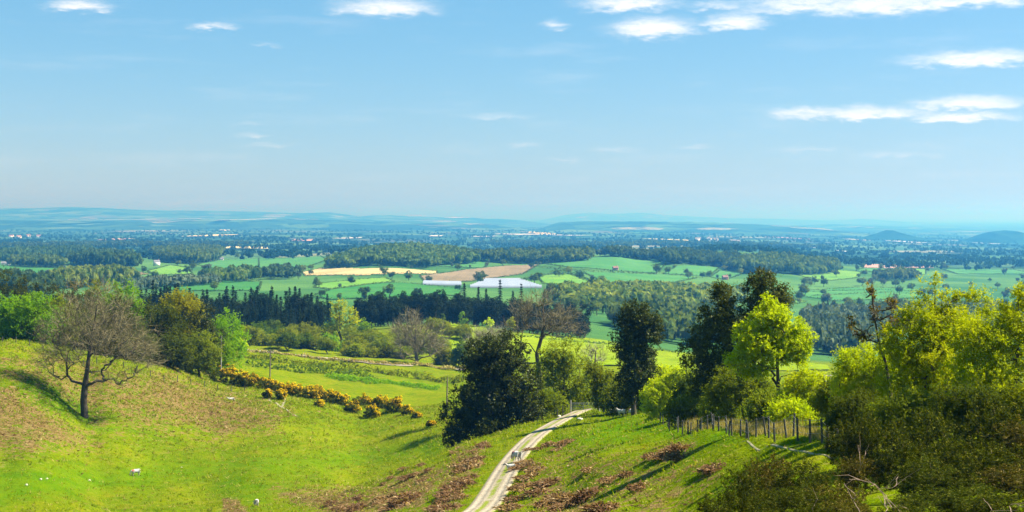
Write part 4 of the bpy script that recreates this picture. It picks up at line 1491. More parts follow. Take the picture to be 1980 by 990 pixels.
ROW = 'orange flowering gorse in the continuous bank along the slope'
for i, (u, v, ru, rv) in enumerate([(465, 745, 26, 17), (490, 748, 24, 15), (512, 752, 22, 14), (532, 757, 22, 13), (554, 762, 22, 14), (574, 766, 20, 13), (596, 770, 22, 14), (618, 773, 20, 14), (640, 778, 20, 14), (662, 783, 16, 13),
                                   (565, 757, 20, 10), (610, 764, 20, 12)]):
    gorse(u, v, ru, rv, ROW, 'gorse of the continuous bank', seed=i)
for i, (u, v, ru, rv, lab) in enumerate([
        (430, 738, 32, 20, 'largest gorse, rounded, at the upper left end of the flowering bank'),
        (683, 799, 18, 15, 'round dark based gorse in front of the bank, left of a pair'),
        (716, 808, 17, 16, 'round dark based gorse in front of the bank, right of a pair'),
        (700, 783, 22, 13, 'bright orange gorse behind the pair of round gorse bushes'),
        (738, 790, 20, 15, 'gorse directly right of the round pair'),
        (762, 795, 18, 14, 'gorse with bright top in the right hand clump, middle'),
        (784, 802, 15, 11, 'gorse near the right end of the flowering bank'),
        (768, 781, 12, 9, 'small orange gorse top behind the right hand clump'),
        (806, 808, 8, 6, 'tiny gorse at the right end of the flowering bank'),
        (516, 770, 9, 10, 'small gorse left one of two at the head of the pale path'),
        (541, 772, 11, 11, 'small gorse right one of two at the head of the pale path'),
        (617, 786, 9, 7, 'little gorse alone below the middle of the bank'),
        (833, 824, 8, 8, 'lone little gorse beside the big dark holly')]):
    gorse(u, v, ru, rv, lab, seed=50 + i)

# shrubs, hedges and trees beyond the slope
print('middle')
for i, (u, vt, vb, hw, d, mt, lab) in enumerate([
        (510, 640, 690, 34, 505, 'scrub', 'wide olive willow scrub above the lane, left end'), (575, 645, 692, 36, 500, 'scrub', 'domed olive shrub above the lane in the middle of the scrub'), (545, 632, 675, 36, 540, 'mid', 'green scrub behind the domed olive shrubs'),
        (600, 622, 665, 34, 560, 'scrub', 'olive scrub at the foot of the spruces'), (500, 622, 665, 26, 560, 'mid', 'green bush at the left foot of the spruces'), (625, 640, 690, 24, 520, 'olivedark', 'dark shrub left of the fresh green tree above the lane'),
        (700, 650, 690, 26, 525, 'olivedark', 'dark scrub right of the fresh green tree'), (712, 672, 702, 26, 480, 'scrub', 'olive shrub at the lane right of the fresh green tree'), (750, 672, 706, 26, 480, 'olivedark', 'dark olive shrub left of the bare willow'),
        (690, 668, 698, 14, 478, 'scrub', 'small olive shrub at the lane beside the fresh green tree'), (860, 672, 712, 18, 470, 'scrub', 'olive shrub at the right foot of the bare willow'), (895, 655, 716, 22, 450, 'mid', 'mid green tree left of the big dark holly top'),
        (640, 645, 694, 26, 505, 'bright', 'fresh green tree above the lane in the middle'), (720, 640, 672, 24, 560, 'scrub', 'russet olive scrub below the yellow lime tree'), (780, 640, 690, 26, 540, 'scrub', 'olive scrub behind the bare willow'),
        (455, 650, 690, 20, 480, 'lime', 'small lime bush right of the conical fresh green tree'), (840, 640, 690, 20, 540, 'scrub', 'olive bush at the right back of the bare willow')]):
    mid, hh = (vt + vb) / 2, (vb - vt) / 2
    ptree('shrub', lab, 'tree' if 'tree' in lab.split()[2:4] else 'bush', u, d, [(u, mid - hh * .1, hw * .8, hh * .85), (u - hw * .5, mid + hh * .3, hw * .55, hh * .65), (u + hw * .5, mid + hh * .25, hw * .55, hh * .65)], M[mt], .32, 1.0, 110, 40, .12, .14, 400 + i, vb=vb)
rq = np.random.default_rng(9)
pv = [proto_broad(5.5, 4.2, M[m_], 140 + i, 60, 44, .26) for i, m_ in enumerate(('scrub', 'scrub', 'mid', 'olive', 'scrub'))]
for q in pv:
    q.name = 'scrub_bush'
spots = []
for _ in range(70):
    uu_ = rq.uniform(472, 900)
    spots.append((uu_, rq.uniform(478, 585)))
place_group(pv, spots, 0, 'low rounded olive scrub bush between the lane and the conifers', 'scrub between the lane and the conifers', rq, .6, 1.25)
finish(pv)
ptree('broadleaf_tree', 'yellow lime tree standing before the gap between spruces and pines', 'tree', 660, 545, [(655, 598, 20, 20), (648, 618, 20, 22), (680, 612, 16, 18), (662, 632, 30, 14), (640, 636, 14, 14)], M['limeyellow'], .32, 1.2, 90, 50, .2, .3, 450, vb=650)
ptree('broadleaf_tree', 'small fresh green tree at the right foot of the yellow lime tree', 'tree', 705, 560, [(705, 632, 14, 16), (702, 645, 12, 12)], M['bright'], .3, .9, 40, 40, .2, .2, 451, vb=655)
bare_tree('willow_tree', 'bare olive twigged willow by the meadow left of centre', 808, 462, [(805, 625, 35, 22), (790, 650, 40, 30), (835, 655, 30, 32), (810, 670, 50, 26)], [(805, 712), (806, 698), (804, 680), (802, 660), (805, 625)], 150, 16, 3.6, .11, .45, 22, 'twig', 'barkgrey', .7)
bare_tree('ash_tree', 'tall bare tree rising above the gateway trees in the centre', 1052, 232, [(1050, 590, 55, 32), (1010, 610, 35, 30), (1095, 620, 40, 28), (1060, 630, 50, 24), (1120, 640, 25, 18), (1000, 635, 25, 20)],
          [(1045, 760), (1042, 720), (1038, 685), (1045, 660), (1052, 630), (1050, 590)], 240, 11, 1.8, .038, .26, 23, 'twig', 'bark', .75)
bare_tree('ash_tree', 'pale twigged leafless tree behind the dark holly top', 948, 245, [(945, 650, 34, 24), (925, 665, 24, 24), (970, 655, 22, 22)], [(945, 740), (944, 715), (942, 690), (945, 660)], 110, 14, 1.7, .045, .22, 24, 'twigpale', 'barkgrey', .8)
bare_tree('ash_tree', 'thin pale bare saplings right of the yellow green gateway tree', 1152, 225, [(1150, 690, 20, 24), (1135, 680, 14, 20), (1158, 668, 8, 14)], [(1150, 770), (1150, 740), (1150, 710), (1152, 680)], 46, 10, 1.3, .04, .14, 25, 'twigpale', 'barkgrey', .7)

# lane and hedges of the middle ground
lane = [(440, 672), (520, 682), (600, 690), (700, 700), (800, 709), (900, 716)]
lp = np.array([((u - CU) / F * hit(u, v, 380), hit(u, v, 380)) for u, v in lane])
M['lane'] = plain_mat('lane_surface', (0.20, 0.16, 0.12), (0.30, 0.25, 0.19), .6, .95)
M['trackmat'] = None


def ribbon(name, pts, width, mat, off, nseg=60, label=None, sink=0.0):
    pts = np.asarray(pts, float)
    seg = np.linalg.norm(np.diff(pts, axis=0), axis=1)
    cum = np.concatenate([[0], np.cumsum(seg)])
    s = np.linspace(0, cum[-1], nseg)
    k = np.hanning(max(3, nseg // 8 | 1))
    c = np.stack([np.interp(s, cum, pts[:, i]) for i in (0, 1)], 1)
    pad = len(k) // 2
    c = np.stack([np.convolve(np.pad(c[:, i], pad, 'reflect', reflect_type='odd'), k / k.sum(), 'valid') for i in (0, 1)], 1)
    t_ = unit(np.gradient(c, axis=0))
    nrm = np.stack([t_[:, 1], -t_[:, 0]], 1)
    rows, att = [], []
    for a in np.linspace(-1, 1, 13):
        p = c + nrm * a * width / 2
        z = H(p[:, 0], p[:, 1]) + off - sink * max(0, abs(a) - .8) / .2
        rows.append(np.stack([p[:, 0], p[:, 1], z], 1))
        att.append(np.full(nseg, a))
    V = np.stack(rows, 1)
    ix = np.arange(nseg * 13).reshape(nseg, 13)
    Q = np.stack([ix[:-1, :-1], ix[:-1, 1:], ix[1:, 1:], ix[1:, :-1]], -1).reshape(-1, 4)
    me = mesh_np(name, V.reshape(-1, 3), Q, None, [mat], True)
    a_ = me.attributes.new('across', 'FLOAT', 'POINT')
    a_.data.foreach_set('value', np.stack(att, 1).ravel().astype(np.float32))
    return tag(obj(name, me), kind='structure'), c


ribbon('lane', lp, 4.0, M['lane'], .3, 80)
for i, (row, h, w, mt, lab) in enumerate([
        ([(468, 690), (540, 702), (640, 712), (740, 722), (820, 732), (905, 738)], 2.3, 3.4, 'olive', 'long olive hedge below the lane across the middle'),
        ([(480, 706), (560, 716), (640, 722), (720, 738)], 2.4, 6, 'mid', 'rough green bank of scrub below the long hedge'),
        ([(455, 676), (540, 686), (640, 697), (740, 705), (900, 714)], 1.3, 2.0, 'straw', 'low dry verge along the upper side of the lane'),
        ([(1530, 728), (1570, 730), (1640, 735)], 2.0, 2.6, 'olivedark', 'dark clipped hedge below the meadow at right'),
        ([(1000, 652), (1080, 659), (1200, 668), (1320, 686)], 1.6, 2.5, 'valleydark', 'dark hedge along the far edge of the sunlit meadow')]):
    pts = [((u - CU) / F * hit(u, v, 360 if v > 660 else 560), hit(u, v, 360 if v > 660 else 560)) for u, v in row]
    if i == 3:
        pts = [((u - CU) / F * 300, 300) for u, v in row]
    hedge('hedge', pts, h, w, .3, 26 if i != 4 else 10, M[mt], lab, np.random.default_rng(500 + i), 'hedge' if mt != 'straw' else 'verge')
hedge('nettle_bank', [((u - CU) / F * hit(u, v, 330), hit(u, v, 330)) for u, v in [(640, 728), (700, 738), (780, 745), (850, 752)]], 1.2, 5, .25, 60, M['bright'], 'bright green nettle bank below the long hedge', R, 'nettles')

# trees about the gate and along the track
print('gate trees')
ptree('holly_bush', 'huge dark holly left of the track', 'bush', 945, 183, [(960, 690, 62, 48), (930, 740, 55, 60), (990, 745, 60, 60), (905, 800, 48, 55), (960, 810, 75, 55), (885, 845, 28, 28), (1000, 800, 48, 40), (930, 690, 35, 30)], M['holly'], .13, .62, 900, 100, .15, .32, 31, vb=880, depth=.8, nbranch=90)
ptree('hawthorn', 'yellow green tree beside the gate, right of the dark holly', 'tree', 1092, 196, [(1090, 695, 44, 38), (1070, 735, 42, 42), (1115, 735, 36, 44), (1085, 770, 46, 28), (1120, 770, 22, 28), (1060, 700, 24, 26)], M['scrub'], .11, .62, 330, 85, .25, .16, 32, vb=800, depth=.7)
ptree('hawthorn', 'olive undergrowth at the foot of the yellow green gateway tree', 'bush', 1050, 186, [(1040, 775, 34, 30), (1070, 785, 26, 20), (1010, 780, 30, 30)], M['olive'], .11, .55, 190, 75, .2, .1, 33, vb=805, depth=.7)
ptree('hawthorn', 'rounded olive bush on the right of the gate', 'bush', 1168, 176, [(1172, 752, 28, 34), (1158, 765, 22, 22), (1150, 720, 20, 26)], M['olive'], .105, .5, 180, 75, .2, .1, 34, vb=798, depth=.8)
ptree('holly_tree', 'tall upright dark holly right of the gate', 'tree', 1226, 160, [(1225, 615, 30, 36), (1215, 660, 34, 42), (1255, 650, 32, 44), (1225, 710, 38, 45), (1240, 700, 34, 40), (1218, 750, 24, 30), (1268, 620, 14, 22)], M['holly'], .10, .5, 560, 90, .15, .22, 35, vb=800, depth=.8, nbranch=80)
ptree('hawthorn', 'bright olive shrub between the upright holly and the tall dark tree', 'bush', 1288, 142, [(1285, 765, 44, 38), (1270, 790, 30, 24), (1315, 780, 30, 26), (1300, 735, 24, 22), (1320, 720, 10, 16)], M['lime'], .085, .45, 280, 85, .15, .08, 36, vb=822, depth=.8)
ptree('hawthorn', 'yellow topped bush behind the shrub beside the upright holly', 'bush', 1283, 190, [(1283, 722, 18, 16), (1290, 740, 22, 18)], M['limeyellow'], .14, .5, 50, 50, .15, .1, 37, vb=775)
ptree('holly_tree', 'tall dark two topped tree behind the lime green tree', 'tree', 1420, 122, [(1470, 560, 36, 34), (1480, 600, 46, 40), (1400, 585, 26, 38), (1385, 630, 36, 46), (1420, 640, 46, 50), (1350, 680, 34, 44), (1400, 700, 48, 48), (1365, 740, 34, 36), (1475, 540, 18, 16), (1510, 575, 20, 22)], M['hollywarm'], .078, .42, 900, 90, .15, .2, 38, vb=815, depth=.75, nbranch=110)
ptree('hawthorn', 'lime green hawthorn with a leaning dark trunk behind the fence', 'tree', 1512, 90, [(1490, 616, 40, 29), (1450, 651, 36, 31), (1525, 646, 38, 33), (1485, 676, 57, 34), (1540, 681, 28, 26), (1430, 696, 29, 22), (1487, 591, 17, 22), (1555, 656, 19, 21), (1460, 718, 34, 15)], M['lime'], .056, .25, 800, 90, .32, .10, 39, vb=832, depth=.8, nbranch=110)
ptree('hawthorn', 'olive shrub below the left of the lime green hawthorn', 'bush', 1435, 106, [(1430, 745, 52, 40), (1400, 770, 36, 36), (1465, 765, 34, 34)], M['olive'], .065, .36, 340, 85, .15, .07, 40, vb=830, depth=.8)
ptree('hawthorn', 'low olive bush over the left end of the wire fence', 'bush', 1345, 122, [(1335, 795, 44, 30), (1375, 790, 36, 34), (1310, 800, 26, 24)], M['olive'], .075, .4, 280, 80, .15, .07, 41, vb=838, depth=.8)
ptree('hawthorn', 'yellow green scrub behind the fence between the lime hawthorn and right thicket', 'bush', 1562, 88, [(1560, 755, 44, 40), (1535, 780, 34, 34), (1590, 780, 34, 30)], M['lime'], .056, .32, 330, 85, .12, .06, 42, vb=828, depth=.8)
for i, (u, v, ru, rv, d, mt, lab) in enumerate([(1196, 770, 24, 26, 170, 'olive', 'low olive shrub at the left foot of the upright holly'), (1258, 765, 26, 30, 168, 'olivedark', 'dark shrub at the right foot of the upright holly'),
                                                (1335, 755, 30, 34, 132, 'mid', 'green bush left of the tall dark tree foot'), (1395, 792, 34, 28, 112, 'olive', 'low olive bush behind the middle of the wire fence'),
                                                (1480, 790, 32, 30, 95, 'olive', 'olive bush at the left foot of the leaning trunk'), (1530, 800, 34, 24, 86, 'lime', 'low lime bush at the right foot of the leaning trunk'), (1610, 770, 30, 44, 78, 'olive', 'olive bush filling the gap before the right thicket')]):
    ptree('shrub', lab, 'bush', u, d, [(u, v, ru, rv), (u - ru * .5, v + rv * .3, ru * .7, rv * .7), (u + ru * .5, v + rv * .25, ru * .7, rv * .75)], M[mt], .0007 * d, .0042 * d, 190, 75, .12, .06, 650 + i, vb=v + rv + 6, depth=.9)
# the hawthorn thicket at right
ptree('hawthorn', 'rounded olive yellow hawthorn at the left of the right hand thicket', 'tree', 1690, 68, [(1690, 710, 66, 50), (1650, 755, 44, 62), (1730, 750, 60, 66), (1640, 705, 26, 26), (1690, 790, 80, 45)], M['limeyellow'], .042, .25, 800, 95, .2, .08, 43, vb=850, depth=.9)
ptree('hawthorn', 'tall lime hawthorn with upright spires in the right hand thicket', 'tree', 1800, 64, [(1800, 620, 58, 44), (1790, 680, 80, 56), (1850, 640, 60, 50), (1760, 740, 70, 60), (1830, 740, 90, 66), (1800, 790, 90, 45), (1730, 660, 40, 36), (1808, 550, 10, 34), (1780, 570, 12, 30), (1850, 580, 36, 16), (1888, 575, 30, 18), (1905, 600, 26, 24), (1745, 620, 24, 14)], M['lime'], .042, .24, 1250, 95, .2, .1, 44, vb=860, depth=.9, nbranch=140)
ptree('hawthorn', 'lime yellow hawthorn at the right edge', 'tree', 1950, 58, [(1960, 640, 50, 56), (1930, 690, 70, 70), (2000, 650, 50, 80), (1900, 740, 80, 70), (1880, 650, 46, 44), (1950, 790, 80, 50), (1970, 570, 14, 24), (1990, 580, 24, 30), (1945, 605, 20, 22), (2040, 720, 60, 90)], M['limeyellow'], .038, .23, 1200, 95, .2, .1, 45, vb=870, depth=.9, nbranch=140)
sparse = bare_tree('hawthorn', 'sparse russet leaved hawthorn with dark limbs above the thicket', 1725, 66, [(1685, 570, 14, 22), (1690, 610, 20, 24), (1650, 625, 16, 20), (1725, 590, 20, 18), (1740, 625, 28, 20), (1760, 640, 30, 22), (1665, 650, 28, 16)], [(1728, 830), (1722, 760), (1712, 700), (1700, 665), (1692, 620), (1686, 570)], 110, 8, .55, .012, .055, 46, 'twig', 'bark', .8)
sprays = ptree('hawthorn', 'thin russet leaf sprays at the tips of the sparse hawthorn', 'tree', 1726, 66.2, [(1685, 565, 14, 18), (1692, 605, 16, 20), (1650, 625, 12, 16), (1722, 590, 16, 12), (1738, 622, 22, 16), (1668, 650, 20, 10), (1715, 640, 22, 14)], M['bud'], .05, .12, 110, 26, .3, .03, 47, vb=820, depth=.9, shell=1.5, nbranch=40)
for c_ in list(sprays.children):                              # the leaves belong to the sparse hawthorn
    if c_.name.startswith('crown'):
        c_.parent = sparse
        c_.location = sprays.location - sparse.location
        c_.name = 'leaves'
    else:
        bpy.data.objects.remove(c_)
bpy.data.objects.remove(sprays)
for i, (u, v, ru, rv, d, mt, lab) in enumerate([(1660, 800, 55, 40, 61, 'olivedark', 'dark olive undergrowth at the end of the wire fence'), (1760, 800, 70, 46, 58, 'olive', 'olive green undergrowth below the tall lime hawthorn'), (1880, 790, 80, 50, 54, 'olivedark', 'dark undergrowth below the right edge hawthorn'), (1975, 800, 50, 50, 52, 'olive', 'olive undergrowth at the right edge')]):
    ptree('shrub', lab, 'bush', u, d, [(u, v, ru, rv), (u - ru * .4, v + 20, ru * .6, rv * .8), (u + ru * .4, v + 15, ru * .6, rv * .8)], M[mt], .04, .24, 420, 85, .12, .05, 600 + i, vb=v + rv + 10, depth=.9)

# ------------------------------------------------------------------ foreground gorse at right
print('foreground gorse')


def gorse_shoots(seed, nclump=150, h=1.5, w=1.25, per=64, mt='gorsenear'):
    rng = np.random.default_rng(seed)
    L = [(0, 0, h * .45, w * .7, w * .7, h * .5)]
    for k in range(5):
        a = k * 1.256 + rng.random()
        L.append((math.cos(a) * w * .55, math.sin(a) * w * .55, h * rng.uniform(.25, .55), w * .42, w * .42, h * rng.uniform(.3, .5)))
    r = crown_obj('gorse_bush', 'x y z w', 'bush', L, (0, -500, -300), nclump, .22, per, .052, M[mt], h * .1, .03, rng, 'twig', None, .4, .30, 50, 4.0, 6)
    C, _ = lobes_targets(L, 260, rng, 30)                    # upright young shoots standing out of the bush
    C = C[C[:, 2] > np.quantile(C[:, 2], .62)]
    V, Q = clump_leaves(C[::2], .24, 46, .042, rng, .3, .2, .75, 1, np.array([0, 0, -6.0]))
    mb = MB()
    mb.add(V, Q)
    tag(obj('shoots', mb.mesh('shoots', M[mt]), r), kind='stuff')
    return r


gp = [gorse_shoots(70 + i, 120, 1.5 + .2 * (i % 2), 1.25, 64, ('gorsenear', 'gorsenear', 'gorsebrown', 'gorsenear')[i]) for i in range(4)]
# (column, row of the top, distance, size)
SPOTS = [(1385, 962, 43, .6), (1432, 925, 44, .8), (1492, 888, 46, 1.0), (1560, 905, 44, 1.0), (1470, 955, 38, .85), (1540, 950, 38, .9), (1610, 940, 39, .95),
         (1645, 828, 55, 1.05), (1705, 805, 54, 1.15), (1745, 860, 48, .95), (1660, 885, 48, .8), (1800, 812, 52, 1.2), (1860, 850, 48, 1.0), (1920, 792, 50, 1.3), (1985, 815, 48, 1.2),
         (1790, 895, 43, 1.0), (1850, 905, 41, .9), (1915, 870, 42, 1.25), (1978, 900, 38, 1.1), (1880, 950, 35, 1.0), (1945, 958, 33, .95), (1800, 955, 35, .9), (1640, 975, 34, .7), (1745, 985, 31, .6), (1480, 988, 32, .6), (1570, 990, 31, .6)]
names = ['first', 'second', 'third', 'fourth', 'fifth', 'sixth', 'seventh', 'eighth', 'ninth', 'tenth', 'eleventh', 'twelfth', 'thirteenth', 'fourteenth', 'fifteenth', 'sixteenth']
for i, (u, vt, d, s) in enumerate(SPOTS):
    x_ = (u - CU) / F * d
    zt = (HV - vt) / F * d
    zg = float(H(x_, d))
    hh = max(zt - zg, .6 * s) * (1.0 + .12 * math.sin(i * 2.3))
    zb = zt - hh
    if vt >= 960:
        lab, grp = 'dark spiny gorse along the very bottom edge at right', 'gorse along the bottom edge'
    elif u < 1620:
        lab, grp = 'dark spiny gorse at the left end of the foreground thicket, below the footpath', 'gorse at the left end of the thicket'
    elif u < 1720:
        lab, grp = 'dark spiny gorse between the fence end and the pale dead branches', 'gorse by the dead branches'
    elif vt < 840:
        lab, grp = 'dark spiny gorse at the back of the thicket under the right hand hawthorns', 'gorse under the hawthorns'
    else:
        lab, grp = 'dark spiny gorse in the middle of the thicket at lower right', 'gorse in the middle of the thicket'
    src = gp[i % 4]
    sc = (s * .88, s * .88, hh / 1.5)
    if i < 4:
        src.location, src.rotation_euler, src.scale = (x_, d, zb), (0, 0, i * 1.3), sc
        tag(src, lab, 'bush', grp)
    else:
        copy_tree(src, (x_, d, zb), R.random() * 6.28, sc, lab, grp)


def dead_branch(pts, d, r0, label, seed, forks=3):
    rng = np.random.default_rng(seed)
    P_ = np.array([((u - CU) / F * d, d + rng.normal() * .25, (HV - v) / F * d) for u, v in pts])
    o = P_[0].copy()
    t_ = np.linspace(0, 1, len(pts) * 3)
    s = np.linspace(0, 1, len(pts))
    C = np.stack([np.interp(t_, s, P_[:, k]) for k in range(3)], 1) - o + rng.normal(size=(len(t_), 3)) * .012
    mb = MB()
    mb.tube(C, np.linspace(r0, r0 * .4, len(C)), 5)
    for f in range(forks):
        i = int(rng.integers(len(C) // 3, len(C) - 1))
        dr = unit((C[i] - C[i - 1]) * 6 + rng.normal(size=3) * .1)
        L = .35 + .3 * rng.random()
        q = np.array([C[i], C[i] + dr * L * .5 + rng.normal(size=3) * .06, C[i] + dr * L + np.array([0, 0, .08]) + rng.normal(size=3) * .08])
        mb.tube(q, [r0 * .55, r0 * .4, r0 * .15], 4)
    tag(obj('dead_branch', mb.mesh('dead_branch', M['deadwood'], True), None, o), label, 'branch')


for i, (pts, lab) in enumerate([([(1733, 992), (1728, 985), (1712, 960), (1706, 950), (1690, 938), (1668, 930), (1642, 927)], 'long pale dead branch arching left in the foreground gorse'),
                                ([(1716, 985), (1712, 965), (1708, 948), (1722, 936), (1742, 925)], 'pale forked dead branch beside the long arching one'),
                                ([(1662, 996), (1658, 985), (1655, 970), (1645, 950), (1635, 937)], 'thin pale dead stem leaning left in the foreground gorse'),
                                ([(1574, 995), (1571, 985), (1575, 975)], 'short pale dead stub at the bottom of the gorse'),
                                ([(1660, 915), (1661, 890), (1660, 862)], 'upright thin pale stem above the gorse, left one'),
                                ([(1667, 905), (1671, 880), (1674, 873), (1682, 860)], 'forked thin pale stem above the gorse, right one'),
                                ([(1765, 998), (1752, 982), (1738, 978), (1728, 990), (1720, 998)], 'curled reddish dead branch at the bottom of the gorse'),
                                ([(1690, 998), (1700, 978), (1722, 970), (1735, 985), (1742, 998)], 'curled dead branch left of the reddish one'),
                                ([(1965, 998), (1964, 982), (1972, 972), (1978, 960)], 'pale dead twig in the bottom right corner'),
                                ([(1905, 995), (1910, 980), (1918, 972)], 'small pale dead twig near the bottom right corner')]):
    dead_branch(pts, 31.0 if pts[0][1] > 940 else 44.0, .012, lab, 700 + i, 4 if i < 3 else 1)

# ------------------------------------------------------------------ track and path
print('track')


def track_material():
    m, t, g_, out = new_mat('track_dirt')
    geo = N(t, 'ShaderNodeNewGeometry')
    pos = geo.outputs['Position']
    a = N(t, 'ShaderNodeAttribute', attribute_name='across').outputs['Fac']
    n1_ = g_.noise(pos, 1.3, 5, .65)
    n2_ = g_.noise(pos, 7, 4, .65)
    c = g_.mix(g_.ss(n1_, .35, .65), (.27, .215, .14), (.36, .30, .21))
    c = g_.mix(g_.m('MULTIPLY', g_.ss(n2_, .5, .7), .5), c, (.21, .165, .105))
    aa_ = g_.m('ABSOLUTE', g_.m('SUBTRACT', a, g_.m('MULTIPLY', g_.m('SUBTRACT', n1_, .5), .3)))
    mid = g_.m('MULTIPLY', g_.ss(aa_, .22, .05), g_.ss(g_.noise(pos, .35, 3, .6), .34, .5))
    edge = g_.ss(g_.m('ADD', aa_, g_.m('MULTIPLY', g_.m('SUBTRACT', n2_, .5), .35)), .78, .92)
    rut = g_.ss(g_.m('ABSOLUTE', g_.m('SUBTRACT', aa_, .48)), .22, .02)
    c = g_.mix(g_.m('MULTIPLY', rut, .35), c, (.43, .365, .27))
    c = g_.mix(g_.m('MAXIMUM', g_.m('MULTIPLY', mid, .9), edge), c, (.17, .21, .012))
    b = N(t, 'ShaderNodeBsdfDiffuse')
    link(t, c, b.inputs[0])
    bp = N(t, 'ShaderNodeBump')
    bp.inputs['Strength'].default_value = .6
    bp.inputs['Distance'].default_value = .12
    link(t, g_.m('SUBTRACT', g_.m('ADD', n1_, n2_), rut), bp.inputs['Height'])
    link(t, bp.outputs[0], b.inputs['Normal'])
    link(t, b.outputs[0], out.inputs[0])
    return m


M['trackmat'] = track_material()
TR = [(800, 1120, 86), (880, 1040, 98), (935, 985, 109), (962, 935, 122), (985, 900, 134), (1006, 872, 143), (1032, 846, 154), (1062, 826, 165), (1092, 810, 177), (1118, 799, 187), (1127, 795, 192)]
tp = np.array([((u - CU) / F * d, d) for u, v, d in TR])
_, TC = ribbon('track', tp, 3.25, M['trackmat'], .13, 150, sink=.3)
M['path'] = plain_mat('trodden_path', (.17, .16, .06), (.30, .26, .15), 2, .95)
ribbon('footpath', [((u - CU) / F * d_, d_) for u, d_ in [(1418, 82), (1440, 78), (1470, 73), (1500, 69), (1530, 65.5), (1565, 62), (1610, 58)]], .14, M['path'], .03, 40, sink=.05)
ribbon('footpath', [((u - CU) / F * hit(u, v, 200), hit(u, v, 200)) for u, v in [(520, 772), (540, 785), (560, 797), (575, 806)]], .5, M['path'], .06, 20, sink=.1)
ribbon('footpath', [((u - CU) / F * hit(u, v, 200), hit(u, v, 200)) for u, v in [(552, 770), (548, 780), (545, 787)]], .5, M['path'], .06, 14, sink=.1)

# ------------------------------------------------------------------ wire fence, gate, poles
print('fence')
fr = empty('wire_fence', (14.0, 60, float(H(14.0, 60))))
tag(fr, 'weathered post and wire fence running up the slope at right', 'fence')
fo = np.array(fr.location)
tops = []
pm = None
for i, d in enumerate(np.arange(60, 132, 2.05)):
    x_ = 14.0 + .15 * math.sin(d * .9)
    z_ = float(H(x_, d))
    if pm is None:
        mb = MB()
        mb.tube([(0, 0, -.3), (0, 0, .6), (0, 0, 1.15)], [.06, .058, .052], 7)
        mb.add([(math.cos(k) * .052, math.sin(k) * .052, 1.15) for k in np.arange(7) / 7 * 6.283] + [(0, 0, 1.17)], None, [[k, (k + 1) % 7, 7] for k in range(7)])
        pm = mb.mesh('post', M['post'])
    h_ = R.uniform(.92, 1.12)
    p_ = obj('post', pm, fr, np.array([x_, d, z_]) - fo)
    p_.rotation_euler = (R.normal() * .04, R.normal() * .05, R.random() * 6)
    p_.scale = (.95, .95, h_ * .92)
    tops.append((x_, d, z_ + 1.05 * h_))
tops = np.array(tops)
for f_ in (.95, .68, .4):
    mb = MB()
    gz = H(tops[:, 0], tops[:, 1])
    pts = np.stack([tops[:, 0] - .07, tops[:, 1], gz + (tops[:, 2] - gz) * f_], 1) - fo
    mb.tube(pts, .006, 3)
    obj('wire', mb.mesh('wire', M['wire']), fr)

gx, gy = P3(1118, 188)[:2]
gr = empty('field_gate', P3(1122, 189))
tag(gr, 'grey metal field gate across the end of the track', 'gate')
for k in range(5):
    mb = MB()
    mb.tube([(-1.1, 0, .25 + k * .22), (1.9, .1, .25 + k * .22)], .03, 5)
    obj('rail', mb.mesh('rail', M['steel']), gr)
for xx in (-1.1, .4, 1.9):
    mb = MB()
    mb.tube([(xx, (xx + 1.1) / 30, .2), (xx, (xx + 1.1) / 30, 1.18)], .03, 5)
    obj('upright', mb.mesh('upright', M['steel']), gr)
for xx, mt in ((-1.3, 'postpale'), (2.1, 'postpale')):
    mb = MB()
    mb.tube([(xx, 0, -.4), (xx, 0, 1.55)], [.11, .10], 7)
    obj('gate_post', mb.mesh('gate_post', M[mt]), gr)
mb = MB()
mb.tube([(0, 0, -.3), (-.2, 0, .7), (-.45, 0, 1.5)], [.10, .09, .08], 6)
tag(obj('leaning_post', mb.mesh('leaning_post', M['postpale'], True), None, P3(1160, 182)), 'pale leaning post to the right of the gate', 'post')
for i, (u, v, d, h, lab) in enumerate([(1098, 797, 186, 1.3, 'fence post left of the gate, nearest to it'), (1088, 800, 184, 1.3, 'fence post second left of the gate'), (1078, 802, 183, 1.2, 'fence post third left of the gate')]):
    mb = MB()
    mb.tube([(0, 0, -.3), (0, 0, h)], .07, 6)
    tag(obj('fence_post', mb.mesh('fence_post', M['post']), None, P3(u, d)), lab, 'post')


def pole(u, vb, d, vt, label, mat='pole', arm=True):
    b = P3(u, d, -.3)
    h = (vb - vt) / F * d + .3
    root = empty('utility_pole', b)
    tag(root, label, 'pole')
    mb = MB()
    mb.tube([(0, 0, 0), (.05, 0, h * .5), (.12, 0, h)], [.17, .15, .12], 7)
    obj('shaft', mb.mesh('shaft', M[mat], True), root)
    if arm:
        mb = MB()
        mb.box((.12, 0, h - .35), (1.7, .12, .14))
        a = obj('crossarm', mb.mesh('crossarm', M[mat]), root)
        for xx in (-.6, .12, .85):
            mb = MB()
            mb.tube([(xx, 0, h - .28), (xx, 0, h - .02)], .05, 5)
            obj('insulator', mb.mesh('insulator', M['stone']), a)


pole(522, 731, hit(522, 731, 330), 678, 'wooden utility pole behind the gorse bank, left of centre')
pole(864, 791, hit(864, 791, 290), 735, 'thin wooden utility pole in the grass left of the dark holly', arm=False)
pole(427, 702, 300, 620, 'pale pole in front of the conical fresh green tree', 'postpale', False)
